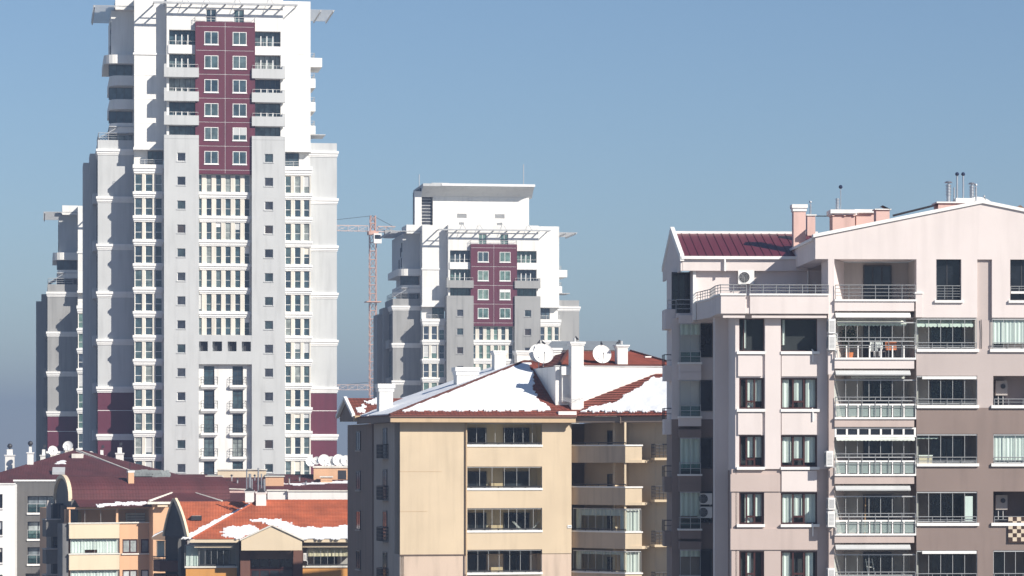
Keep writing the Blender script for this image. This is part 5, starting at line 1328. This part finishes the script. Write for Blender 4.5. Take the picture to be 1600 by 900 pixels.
def slate_stack(p0, p1, pt, pm, pb):
    q = lies(t, (p0 + p1) / 2, pb, plT); y = q.y; o = t.part('slate_stack', M().box(t.X(p0 + 1, y), t.X(p1 - 1, y), y, y + 1.6, q.z - .4, t.Z(pm, y, p0)), PNK)
    x0, x1, z0, z1 = t.X(p0, y), t.X(p1, y), t.Z(pm, y, p0), t.Z(pt, y, p0); n = max(4, int((x1 - x0) / .42)); m = 3
    for j in range(m):
        for i in range(n):
            xx = x0 + (x1 - x0) * (i + (.3 if j % 2 else 0)) / n; dz = rs.uniform(-.06, .06); yy = y - .15 + .22 * j
            zb_ = z0 + (z1 - z0) * j / m
            t.part('shingle', M().prism([(yy - .02, zb_), (yy + .24, zb_ + (z1 - z0) / m + .05 + dz), (yy + .28, zb_ + (z1 - z0) / m + dz), (yy + .02, zb_ - .05)], 'x', xx, xx + (x1 - x0) / n * .96), SHINGLE, o)
    return o
tbox('stack', 322, 347, 745, 759, PEA, 1.4, .12); slate_stack(324, 345, 742, 745, 747)
tbox('stack', 415, 443, 745, 760, PEA, 1.4, .1); slate_stack(414, 444, 742, 746, 748)
tbox('parapet_wall', 340, 416, 735, 746, CRB, .4, .15)
tbox('stair_house', 490, 548, 731, 750, PEA, 3.0, .22)
q = lies(t, 538, 750, plT); t.part('doorway', M().box(t.X(528, q.y), t.X(541, q.y), q.y - .02, q.y + .1, t.Z(749, q.y, 530), t.Z(735, q.y, 530)), DKM)
tbox('stack', 501, 519, 746, 755, PEA, 1.0, .15)
for p0, p1, pt, pb in ((332, 352, 764, 779), (418, 449, 767, 781), (450, 545, 768, 782)): tbox('roof_parapet', p0, p1, pt, pb, W_, .35, .14)
tbox('roof_parapet', 350, 384, 767, 770, PNK, .3, None)
m = M(); p, q = lies(t, 352, 768, plT), lies(t, 384, 769, plT); m.cyl(p + Vector((0, 0, .3)), q + Vector((0, 0, .3)), .08, 5); t.part('gutter', m, PCAP)
def tdish(px, py, r, az, label, pb=733): q = lies(t, px, 748, plT); dish(t.w @ t.p(px, py + r * 17, q.y + .6), r, az, 15, label, 'satellite dishes lined up on the stair house', mast=.15)
tdish(485, 720, .55, 15, 'leftmost and lowest dish of the line on the stair house')
tdish(495, 719, .46, -15, 'second dish in the line on the stair house, the smallest')
tdish(506.5, 717, .66, 10, 'third dish in the line on the stair house, overlapping its right neighbour')
tdish(518, 719.5, .6, -8, 'fourth dish in the line on the stair house, set a little lower')
tdish(529, 717, .68, 14, 'largest dish in the line on the stair house, above its doorway')
tdish(541, 718, .6, 4, 'last dish in the line on the stair house, touching the beige block')
snow_sheet(t, (e0, e1, r0), [[(455, 757), (500, 754), (546, 752), (546, 754.5), (505, 757), (470, 759)], [(420, 755), (450, 757), (448, 758), (422, 756.5)]], 'snow', 'thin melting snow streaks on the long burgundy roof below the stair house', rag=.8, cell=(.3, .1))
for px_, py_, hh_ in ((362, 752, 9), (371, 755, 6), (398, 751, 8), (452, 757, 10), (468, 752, 7), (478, 758, 6)):
    q_ = lies(t, px_, py_, plT); vo = t.part('vent_pipe', M().cyl((q_.x, q_.y, q_.z - .2), (q_.x, q_.y, q_.z + hh_ * .07), .09, 8), ZINC); t.part('vent_hat', M().cyl((q_.x, q_.y, q_.z + hh_ * .07), (q_.x, q_.y, q_.z + hh_ * .07 + .14), .2, 8, .06), DKM, vo)
m = M(); q_, r_q = lies(t, 352, 757, plT), lies(t, 535, 757, plT); m.cyl(q_ + Vector((0, 0, .5)), r_q + Vector((0, 0, .4)), .02, 4); t.part('roof_cable', m, DKM)
m = M()
for i in range(60):
    px = rs.uniform(478, 545); q = lies(t, px, 748, plT); c = t.p(px, rs.uniform(729, 732), q.y + rs.uniform(.1, 1)); d = Vector((rs.gauss(0, .15), 0, rs.uniform(.1, .45))); m.cyl(c, c + d, .012, 3)
t.part('cable_tangle', m, DKM)

# peach block with the barrel gable
p = Fr(106, 306, 19, 0, None, 'peach_house', 'peach apartment house with cream balconies and an arched burgundy roof', 'apartment house')
pX, pZ = p.X, (lambda py, y=0: p.Z(py, y, 170))
x187, x260 = pX(187), pX(262)
hs = [(pX(193), pX(217), pZ(865), pZ(843), .3, True), (pX(222), pX(246), pZ(865), pZ(843), .3, True), (pX(193), pX(217), pZ(913), pZ(891), .3, True), (pX(222), pX(246), pZ(913), pZ(891), .3, True)]
p.part('front_wall', M().wall(x187, x260, 0, pZ(818), .5, hs, 2), PEA)
p.part('wall_coping', M().box(x187, x260, .35, .8, pZ(818), pZ(818) + .12), PCAP)
for h in hs:
    window(p, h[0], h[1], h[2], h[3], .6, MAH, GC, (.5,), (), .13, 'casement_window'); p.part('window_sill', M().box(h[0] - .1, h[1] + .1, .36, .6, h[2] - .14, h[2]), PCAP)
    m = M().box(h[0] - .05, h[1] + .05, .47, .52, h[3], h[3] + .1)
p.part('body', M().box(.3, x260, 2.5, 16, 0, pZ(796)), PEA)
p.part('stone_pier', M().box(-.5, .06, .05, 2.6, 0, pZ(818)), STN)
for i, (q0, q1, q2) in enumerate(((818, 841, 866), (866, 890, 914))):
    zt, zb_ = pZ(q0) , pZ(q1)
    p.part('balcony_parapet', M().box(.07, x187 - .08, -.3, 0, zb_, zt), CRB)
    p.part('parapet_coping', M().box(.0, x187 - .02, -.38, .05, zt, zt + .1), PCAP)
    p.part('balcony_floor', M().box(.07, x187 - .08, 0, 2.5, zb_, zb_ + .2), CRB)
    z0, z1 = pZ(q2) + .1, zb_ - .02
    glazed(p, .25, x187 - .15, z0, z1, -.1, 7 if i else 4)
    m = M(); n = 30
    for k in range(n):
        u0, u1 = .28 + (x187 - .46) * k / n, .28 + (x187 - .46) * (k + 1) / n; yy = (.1, .16) if k % 2 else (.16, .1)
        zl = z0 + .05 if not (.29 < k / n < .56) or i else z0 + .35
        m.quad((u0, yy[0], zl), (u1, yy[1], zl), (u1, yy[1], z1), (u0, yy[0], z1))
    p.part('net_curtain', m, CUR)
p.part('downpipe', M().cyl((x187, .3, 0), (x187, .3, pZ(820)), .06, 6), MAH)
# glazed roof terrace under the eaves
zt0, zt1 = pZ(817), pZ(795)
xT = pX(243)
p.part('terrace_back', M().box(0, xT, 3.4, 3.6, zt0, zt1 + .3), DGR)
glazed(p, .1, x187 - .3, zt0, zt1, .0, 3); glazed(p, x187 - .2, xT, zt0, zt1, .55, 2)
m = M(); m.box(.1, .25, -.05, .1, zt0, zt1); m.box(x187 - .35, x187 - .15, -.05, .12, zt0, zt1); m.box(x187 - .3, x187 - .1, .4, .6, zt0, zt1); m.box(-.1, xT, -.15, .1, zt1, zt1 + .16); p.part('terrace_frame', m, PEA)
p.part('wicker_screen', M().box(.4, 1.6, 1.5, 1.6, zt0 - .1, zt0 + 1.05), plaster('wicker', (.40, .27, .13)))
p.part('wall_panel', M().box(x187 + 1.1, xT - .2, 2.3, 2.4, zt0 - .1, zt0 + .9), PCAP)
m = M()
for i in range(3): m.box(x187 + 1.2, xT - .3, 2.28, 2.3, zt0 + .1 + .25 * i, zt0 + .2 + .25 * i)
p.part('panel_stripe', m, LOG)
p.part('end_wall', M().box(xT, x260, .5, 3.5, zt0, zt1 + .5), PEA)
# barrel-backed roof: steep at the eave, flattening to the ridge
zE, zR = pZ(790, -.4), p.Z(745, 5, 170)
prof = []
for k in range(9):
    th = k / 8 * math.pi / 2; prof.append((1.2 + 3.8 * (1 - math.cos(th)) ** .9, zE + .55 + (zR - zE - .55) * math.sin(th) ** .85))
xL, xRr = p.X(112, 1.2), pX(345, 5)
rP = p.part('roof', M().courses((xL + .3, -.9, zE - .1), (xT + .3, -.9, zE - .1), (xT + .3, 1.2, zE + .55), (xL + .3, 1.2, zE + .55), .36), TILE_B)
m = M()
for (ya, za_), (yb_, zb_) in zip(prof, prof[1:]): m.courses((xL, ya, za_), (xRr, ya, za_), (xRr, yb_, zb_), (xL, yb_, zb_), .36, .03)
p.part('roof_slope', m, TILE_B, rP)
p.part('roof_slope', M().courses((xRr, 9, zE), (xL, 9, zE), (xL, 5, zR), (xRr, 5, zR), .36), TILE_B, rP)
arch = prof + [(10 - y, z) for y, z in prof[::-1]]
m = M()
for (ya, za_), (yb_, zb_) in zip(arch, arch[1:]): m.prism([(ya, za_ - .12), (ya, za_ + .22), (yb_, zb_ + .22), (yb_, zb_ - .12)], 'x', xL - .32, xL + .05)
p.part('arch_rim', m, CRB, rP)
p.part('arch_gable', M().prism([(1.2, zE - 2.0)] + arch + [(8.8, zE - 2.0)], 'x', xL - .05, xL + .6), DGR)
snow_sheet(p, ((xL + .3, -.9, zE - .1), (xT + .3, -.9, zE - .1), (xL + .3, 1.2, zE + .55)), [[(153, 791), (172, 787), (185, 785.5), (231, 785.5), (229, 789.5), (180, 790.5), (160, 793)]], 'snow', 'thin ragged snow strip along the eave of the peach house', rag=.6, cell=(.14, .1))
yc_ = 2.3; zrf = [z for y, z in prof if y <= yc_][-1]
chimney(p, p.X(200.5, yc_), p.X(209.5, yc_), yc_, yc_ + .55, p.Z(769, yc_, 205), p.Z(737, yc_, 205), PEA, cap=.06, ch=.1, parent=rP)
for p0_, p1_, pt_, pm_, pb_ in ((206, 238, 735, 744, 752), (237, 266, 735.5, 747, 756)):
    y = 4.4; sx0, sx1 = p.X(p0_, y), p.X(p1_, y)
    so_ = p.part('slate_stack', M().box(sx0 + .1, sx1 - .1, y, y + 1.5, p.Z(pb_, y, p0_), p.Z(pm_, y, p0_)), PNK)
    z0_, z1_ = p.Z(pm_, y, p0_), p.Z(pt_, y, p0_); n = 6
    for j in range(3):
        for i in range(n):
            xx = sx0 + (sx1 - sx0) * (i + (.3 if j % 2 else 0)) / n; dz = rs.uniform(-.05, .05); yy = y - .15 + .2 * j; zb_ = z0_ + (z1_ - z0_) * j / 3
            p.part('shingle', M().prism([(yy - .02, zb_), (yy + .24, zb_ + (z1_ - z0_) / 3 + .05 + dz), (yy + .28, zb_ + (z1_ - z0_) / 3 + dz), (yy + .02, zb_ - .05)], 'x', xx, xx + (sx1 - sx0) / n * .96), SHINGLE, so_)
m = M(); m.cyl(p.p(203, 737, yc_), p.p(203, 722, yc_), .03, 5); m.cyl(p.p(201, 726, yc_), p.p(205, 726, yc_), .02, 4); p.part('aerial', m, DKM, rP)
# little cross gable with pale verges
gz_, gx_ = p.Z(769.5, 1.6, 285), p.X(287, 1.6)
gl_, gr_ = p.X(233, -1.6), p.X(347, -1.6); gzl = p.Z(784, -1.6, 260)
cg = p.part('cross_roof', M().courses((gl_, -1.6, gzl), (gr_, -1.6, gzl), (gx_ + 1.0, 1.6, gz_), (gx_ - 1.0, 1.6, gz_), .36), TILE_B)
m = M(); m.cyl((gl_, -1.6, gzl + .05), (gx_ - 1.0, 1.6, gz_ + .03), .13, 5, .08); m.cyl((gr_, -1.6, gzl + .05), (gx_ + 1.0, 1.6, gz_ + .03), .1, 5, .06); p.part('verge', m, PCAP, cg)
p.part('cross_eave', M().box(gl_ - .2, gr_, -1.75, -1.5, gzl - .22, gzl), PCAP, cg)
p.part('cross_body', M().box(gl_ + .45, gr_, -1.3, 4, 0, gzl - .1), PEA)
p.part('awning', M().quad((p.X(246, -2), -2.1, p.Z(792, -2, 250)), (p.X(262, -2), -2.1, p.Z(792, -2, 250)), (p.X(262, -1.4), -1.35, p.Z(788, -1.4, 250)), (p.X(246, -1.4), -1.35, p.Z(788, -1.4, 250))), CRB)
# shaded flank with stacked balconies
for i, (q0, q1) in enumerate(((812, 838), (858, 880), (898, 915))):
    yb0 = 4.0
    p.part('flank_balcony', M().box(p.X(72, yb0), p.X(100, yb0), yb0, yb0 + 1.9, pZ(q1, yb0), pZ(q0, yb0)), DGR)
    p.part('flank_coping', M().box(p.X(71, yb0), p.X(100, yb0), yb0 - .1, yb0 + 1.9, pZ(q0, yb0), pZ(q0, yb0) + .12), LOG)
    p.part('flank_pier', M().box(p.X(74, yb0), p.X(80, yb0), yb0 + .1, yb0 + .5, pZ(q0, yb0) - (3.4 if i else -.12), pZ(q0, yb0) + (1.9 if i == 0 else 0)), LOG)
    window(p, p.X(82, yb0 + 1), p.X(100, yb0 + 1), pZ(q0, yb0) + .1, pZ(q0, yb0) + 1.6, yb0 + 1, DKM, GD, (.5,), (), .08, 'flank_window')
p.part('flank_wall', M().box(p.X(80, 6), p.X(103, 6), 6, 8.5, 0, pZ(792, 6)), DGR)
window(p, p.X(88, 5.9), p.X(96, 5.9), pZ(862, 4), pZ(852, 4), 5.8, WH, GC, (), (), .1, 'flank_window')

# orange-tiled block in front
o_ = Fr(288, 268, 5, 0, None, 'orange_house', 'house with orange tiled roof, cream pediment and orange parapets', 'apartment house')
oX, oZ = o_.X, (lambda py, y=0: o_.Z(py, y, 420))
zE = oZ(842, -.6); xe0, xe1 = oX(300, -.6), oX(575, -.6)
yrg = 7.5; zR = oZ(783, yrg); xrg = oX(402, yrg)
EA, EB = (xe0, -.6, zE), (xe1, -.6, zE)
ro = o_.part('roof', M().courses(EA, EB, (xe1, yrg, zR), (xrg, yrg, zR), .32), TILE_O)
lx = o_.X(284, 6); 
LA = (xe0, 16, zE); 
LA, LB = (o_.X(290, 3.2), 3.2, o_.Z(842, 3.2, 330)), (o_.X(408, 3.2), 3.2, o_.Z(842, 3.2, 330))
LC, LD = (o_.X(408, 11), 11, o_.Z(783.5, 11, 330)), (o_.X(276, 11), 11, o_.Z(783.5, 11, 330))
o_.part('roof_slope', M().courses(LA, LB, LC, LD, .32, .03), TILE_O, ro)
o_.part('roof_slope', M().courses((xe1, 15.6, zE), (xe0, 15.6, zE), (xrg, yrg, zR), (xe1, yrg, zR), .32), TILE_O, ro)
o_.part('hip_tiles', ridge(ridge(M(), (xe0, -.6, zE + .06), (xrg, yrg, zR + .05), .09), (xrg, yrg, zR + .05), (xe1, yrg, zR + .05), .09), TILE_O, ro)
plO = (EA, EB, (xrg, yrg, zR)); plL = (LA, LB, LC)
snow_sheet(o_, plO, [[(343, 831), (360, 824), (375, 823), (392, 822), (405, 826), (395, 836), (375, 843), (358, 840)], [(391, 813), (402, 812), (436, 813), (450, 818), (462, 824), (510, 826), (555, 821), (560, 843), (470, 843), (445, 832), (425, 820), (410, 819)]], 'snow', 'ragged melting snow on the front slope of the orange roof', rag=.35, cell=(.15, .11))
snow_sheet(o_, plL, [[(283, 842), (302, 844), (399, 790), (394, 786), (376, 796), (340, 812)]], 'snow', 'long snow strip in the valley of the orange roof', rag=.05)
q = lies(o_, 308, 811, plL)
sk = o_.part('skylight', M().box(q.x - .5, q.x + .4, q.y - .5, q.y + .5, q.z - .1, q.z + .28), DKM, ro); o_.part('skylight_pane', M().box(q.x - .42, q.x + .32, q.y - .42, q.y + .42, q.z + .28, q.z + .3), GC, sk)
# pointed arch gable at the left end
oa = Fr(256, 272.3, -50, 0, o_.t); ya0 = 0.0
ax0, axm, ax1 = oa.X(256, ya0), oa.X(271.5, ya0), oa.X(291, ya0)
za0, zam = oa.Z(838, ya0, 270), oa.Z(779, ya0, 270)
def arc(xa, za_, xb, zb_, bow): return [(xa + (xb - xa) * (k / 8) - bow * math.sin(math.pi * k / 8), za_ + (zb_ - za_) * (k / 8) ** .9) for k in range(9)]
Lp = arc(ax0, za0, axm, zam, .12); Rp = [(axm + (ax1 - axm) * k / 8 + .16 * math.sin(math.pi * k / 8), zam + (za0 - zam) * (k / 8) ** 1.12) for k in range(9)]
oa.part('arch_gable', M().prism(Lp + Rp[1:], 'y', ya0, ya0 + .3), CHAR)
m = M()
for (x0, z0), (x1, z1) in zip(Rp, Rp[1:]): m.prism([(x0 - .04, z0 - .03), (x1 - .04, z1 - .03), (x1 + .34, z1 + .03), (x0 + .34, z0 + .06)], 'y', ya0 - .12, ya0 + .12)
for (x0, z0), (x1, z1) in zip(Lp, Lp[1:]): m.prism([(x0 - .1, z0), (x1 - .1, z1), (x1 + .05, z1 - .02), (x0 + .05, z0 - .02)], 'y', ya0 - .11, ya0 + .11)
oa.part('arch_rim', m, CRB)
# body, glazed balconies, pediment
zb0 = oZ(887)
o_.part('body', M().box(oX(290), xe1, 2.4, 15, 0, zE - .3), BRW)
o_.part('soffit', M().box(xe0 + .1, xe1, -.5, 2.6, zE - .22, zE - .12), SOF)
o_.part('eave_board', M().box(oX(297, -.65), oX(373, -.65), -.66, -.5, zE - .3, zE - .05), CRB)
o_.part('eave_board', M().box(oX(475, -.65), xe1, -.66, -.5, zE - .3, zE - .05), CRB)
for x0, x1, n in ((oX(311), oX(370), 6), (oX(480), oX(556), 7)):
    o_.part('orange_parapet', M().box(x0 - (1.1 if n == 6 else .4), x1, 0, .2, 0, zb0), ORG)
    o_.part('parapet_coping', M().box(x0 - (1.2 if n == 6 else .5), x1 + .06, -.1, .3, zb0, zb0 + .14), PCAP)
    glazed(o_, x0, x1 - .1, zb0 + .14, zE - .75, .1, n)
    o_.part('blind_box', M().box(x0 - .4, x1 - .3, -.25, .1, zE - .72, zE - .55), CRB)
    o_.part('back_wall', M().box(x0 - 1, x1 + .2, 2.2, 2.39, 0, zE - .2), LOG)
    window(o_, x0 + .6, x0 + 2.6, zb0, zE - 1.0, 2.1, DKM, GD, (.5,), (), .1, 'balcony_door')
    o_.part('balcony_railing', M().rail([(x0, -.04), (x1 - .1, -.04)], zb0 + .14, .12, 1, 1.0, .03), DKM)
    if n == 7:
        m = M(); k = 24
        for i in range(k):
            u0, u1 = x0 + .1 + (x1 - x0 - .3) * i / k, x0 + .1 + (x1 - x0 - .3) * (i + 1) / k; yy = (.3, .35) if i % 2 else (.35, .3); m.quad((u0, yy[0], zE - 1.5), (u1, yy[1], zE - 1.5), (u1, yy[1], zE - .75), (u0, yy[0], zE - .75))
        o_.part('roller_blind', m, CRB)
x0 = oX(289, 1.0); glazed(o_, x0, oX(311), zb0 + .1, zE - .5, .35, 2)
m = M()
for i in range(10): u0, u1 = x0 + .1 + i * .1, x0 + .2 + i * .1; m.quad((u0, .55, zb0 + .1), (u1, .6, zb0 + .1), (u1, .6, zE - .6), (u0, .55, zE - .6))
o_.part('net_curtain', m, CUR)
yf = -2.2
fX = lambda px: o_.X(px, yf)
zp0, zp1, zp2 = o_.Z(860, yf, 425), o_.Z(844, yf, 425), o_.Z(822, yf, 425)
o_.part('pediment', M().prism([(fX(377), zp0), (fX(472), zp0), (fX(472), zp1), (fX(425), zp2), (fX(377), zp1)], 'y', yf, yf + .3), CRB)
m = M(); m.prism([(fX(374.5), zp1 - .05), (fX(425), zp2 + .02), (fX(425), zp2 + .14), (fX(374.5), zp1 + .07)], 'y', yf - .12, yf + .4); m.prism([(fX(425), zp2 + .02), (fX(475), zp1 - .05), (fX(475), zp1 + .07), (fX(425), zp2 + .14)], 'y', yf - .12, yf + .4); o_.part('pediment_rim', m, PCAP)
m = M(); m.quad((fX(375), yf + .3, zp1), (fX(375), 5, zp1), (fX(425), 5, zp2), (fX(425), yf + .3, zp2)); m.quad((fX(475), 5, zp1), (fX(475), yf + .3, zp1), (fX(425), yf + .3, zp2), (fX(425), 5, zp2)); o_.part('pediment_roof', m, TILE_O)
for a0, a1 in ((375.5, 391), (458, 473)): o_.part('brown_pier', M().box(oX(a0, -1.2), oX(a1, -1.2), -1.2, 2.4, 0, zp0 - .002), BRW)
o_.part('recess_beam', M().box(oX(391, -.8), oX(458, -.8), -.75, .1, oZ(873), zp0 - .004), SOF)
for r_ in range(3): window(o_, oX(391, -.4), oX(458, -.4), oZ(906 + r_ * 18 - 18), oZ(906 + r_ * 18 - 36) - .05, -.4, MAH, GD, (.22, .45, .68), (), .12, 'recess_window')
k1 = chimney(o_, oX(383, 9), oX(397, 9), 9, 9.8, o_.Z(785, 9, 390), o_.Z(768, 9, 390), W_, cap=.06, ch=.1)
k2_ = chimney(o_, oX(400, 6.4), oX(416, 6.4), 6.4, 7.3, o_.Z(797, 6.4, 408), o_.Z(770, 6.4, 408), W_, cap=.07, ch=.1)
for px, pt, r in ((385.5, 733, .06), (390.5, 740, .12), (394, 748, .05)): flue(o_, o_.X(px, 9.4), 9.4, o_.Z(768, 9.4), o_.Z(pt, 9.4), r, ZINC, k1)
for px, pt, r in ((403.5, 731, .07), (408.5, 740, .06), (413, 748, .10)): flue(o_, o_.X(px, 6.8), 6.8, o_.Z(770, 6.8), o_.Z(pt, 6.8), r, ZINC, k2_)
o_.part('pipe_tie', M().cyl((o_.X(385, 9.3), 9.3, o_.Z(734, 9.3)), (o_.X(415, 9.3), 9.3, o_.Z(735, 9.3)), .025, 4), DKM)
for k, (kk, pxs) in enumerate(((k1, (382, 398)), (k2_, (402, 415)))):
    y = 9.3 if k == 0 else 6.7
    o_.part('flue_cover', M().prism([(o_.X(pxs[0], y), o_.Z(766.5 + 2 * k, y)), (o_.X(sum(pxs) / 2, y), o_.Z(761 + k, y)), (o_.X(pxs[1], y), o_.Z(766.5 + 2 * k, y))], 'y', y - .4, y + .4), DKM, kk)
ac_unit(o_, oX(474), .2, oZ(876), -90, 'air conditioner squeezed between the cream pediment and the right hand glazing', w=.6, h=.62, d=.25)
# shaded back-left balconies
yk = 8.0
for q0, q1 in ((876, 893), (898, 925)):
    o_.part('flank_balcony', M().prism([(o_.X(239, yk), yk + 1), (o_.X(250, yk), yk - .4), (o_.X(280, yk), yk - .4), (o_.X(280, yk), yk + 4), (o_.X(239, yk), yk + 4)], 'z', o_.Z(q1, yk, 260), o_.Z(q0, yk, 260)), BRW)
o_.part('balcony_railing', M().rail([(o_.X(239, yk), yk + 1), (o_.X(250, yk), yk - .4), (o_.X(262, yk), yk - .4)], o_.Z(876, yk, 260), .35, 2, .3, .03), DKM)
o_.part('flank_wall', M().box(o_.X(258, yk), o_.X(292, yk), yk + 1, 15, 0, o_.Z(838, 9.5, 270)), DGR)
glazed(o_, o_.X(244, yk), o_.X(258, yk), o_.Z(871, yk, 250), o_.Z(845, yk, 250), yk + .5, 2)
o_.part('net_curtain', M().box(o_.X(245, yk), o_.X(257, yk), yk + .9, yk + .95, o_.Z(871, yk, 250), o_.Z(846, yk, 250)), CUR)
cv = o_.part('canopy_roof', M().prism([(o_.X(236, yk), o_.Z(840, yk, 240)), (o_.X(258, yk), o_.Z(829, yk, 240)), (o_.X(258, yk), o_.Z(844, yk, 240)), (o_.X(238, yk), o_.Z(843, yk, 240))], 'y', yk - .4, yk + 4), SOF)
o_.part('canopy_snow', M().prism([(o_.X(237, yk), o_.Z(839.6, yk, 240)), (o_.X(258, yk), o_.Z(828.6, yk, 240)), (o_.X(258, yk), o_.Z(827.8, yk, 240)), (o_.X(240, yk), o_.Z(836, yk, 240))], 'y', yk - .38, yk + 3.9), SNOW, cv)
o_.part('flank_fin', M().box(oX(278, 3), oX(283, 3), 3, 3.6, 0, o_.Z(842, 3, 280)), DGR)

# a few things left out on the balconies
e = ob('drying_rack', None, None, b.w @ Matrix.Translation((b.X(822, .7), .7, bZ(832) + .0))); tag(e, 'white folding drying rack on the third beige balcony from the roof', 'drying rack')
m = M()
for s_ in (-1, 1):
    m.cyl((s_ * .1, -.25, -.1), (s_ * .95, -.25, .75), .018, 5); m.cyl((s_ * .1, .25, -.1), (s_ * .95, .25, .75), .018, 5)
    for k in range(6): t_ = .25 + k * .15; m.cyl((s_ * (.1 + .85 * t_), -.25, -.1 + .85 * t_), (s_ * (.1 + .85 * t_), .25, -.1 + .85 * t_), .008, 4)
ob('rails', m.mesh('rails', WH), e)
lm = M().cyl((0, 0, -.6), (.0, 0, 0), .016, 5).mesh('leg', WH)
for x_, y_ in ((-.12, -.25), (.12, -.25), (-.12, .25), (.12, .25)): ob('leg', lm, e, Matrix.Translation((x_, y_, -.1)))
e = ob('step_ladder', None, None, a.w @ Matrix.Translation((a.X(1366, 1.0), 1.0, aZ(928) + .05)) @ Matrix.Rotation(R(25), 4, 'Z')); tag(e, 'white step ladder leaning in the bottom loggia', 'ladder')
for s_ in (-1, 1): ob('side_rail', M().cyl((s_ * .2, 0, 0), (s_ * .2, .5, 1.75), .025, 6).mesh('side_rail', WH), e)
for k in range(6): ob('rung', M().box(-.2, .2, .06 + k * .075 - .03, .06 + k * .075 + .05, .22 + k * .27, .25 + k * .27).mesh('rung', WH), e)

for py0_, py1_, lb_ in ((594, 617, 'white wall boiler in the upper dark opening at the right picture edge'), (774, 797, 'white wall boiler in the dark opening behind the chequered rug')):
    e = ob('wall_boiler', None, None, a.w @ Matrix.Translation((a.X(1556, 1.0), 1.0, aZ(py1_)))); tag(e, lb_, 'boiler', 'boilers on the enclosed balconies')
    hb = aZ(py0_) - aZ(py1_); ob('casing', M().box(0, .62, 0, .36, 0, hb).mesh('casing', LOG), e); ob('flue_pipe', M().cyl((.38, -.01, hb * .62), (.38, -.05, hb * .62), .13, 14).mesh('flue_pipe', DKM), e)
    ob('pipe', M().cyl((.15, .1, -.5), (.15, .1, 0), .025, 6).mesh('pipe', STEEL), e); ob('pipe', M().cyl((.4, .1, -.5), (.4, .1, 0), .025, 6).mesh('pipe', STEEL), e)
e = ob('storage_box', None, None, a.w @ Matrix.Translation((a.X(1436, .6), .6, aZ(724) - .02))); tag(e, 'pale lidded box standing behind the rail beside the white lattice loggia', 'box')
ob('body', M().box(0, .7, 0, .4, 0, .4).mesh('body', CRB), e); ob('lid', M().box(-.03, .73, -.03, .43, .4, .46).mesh('lid', WH), e)

# ------------------------------------------------------------------ winter haze over the city
hz = M().box(-4700, 4700, -4700, 4700, -1, 105)
hm = bpy.data.materials.new('haze'); hm.use_nodes = True; ht = hm.node_tree; ht.nodes.clear()
pv = N(ht, 'ShaderNodeVolumePrincipled'); pv.inputs['Density'].default_value = 0.00048; pv.inputs['Color'].default_value = (0.29, 0.385, 0.58, 1); pv.inputs['Anisotropy'].default_value = 0.0
hout = N(ht, 'ShaderNodeOutputMaterial'); ht.links.new(pv.outputs[0], hout.inputs['Volume'])
ho = ob('haze', hz.mesh('haze', hm)); tag(ho, 'thin blue grey winter haze lying over the whole city', 'haze', None, 'stuff')
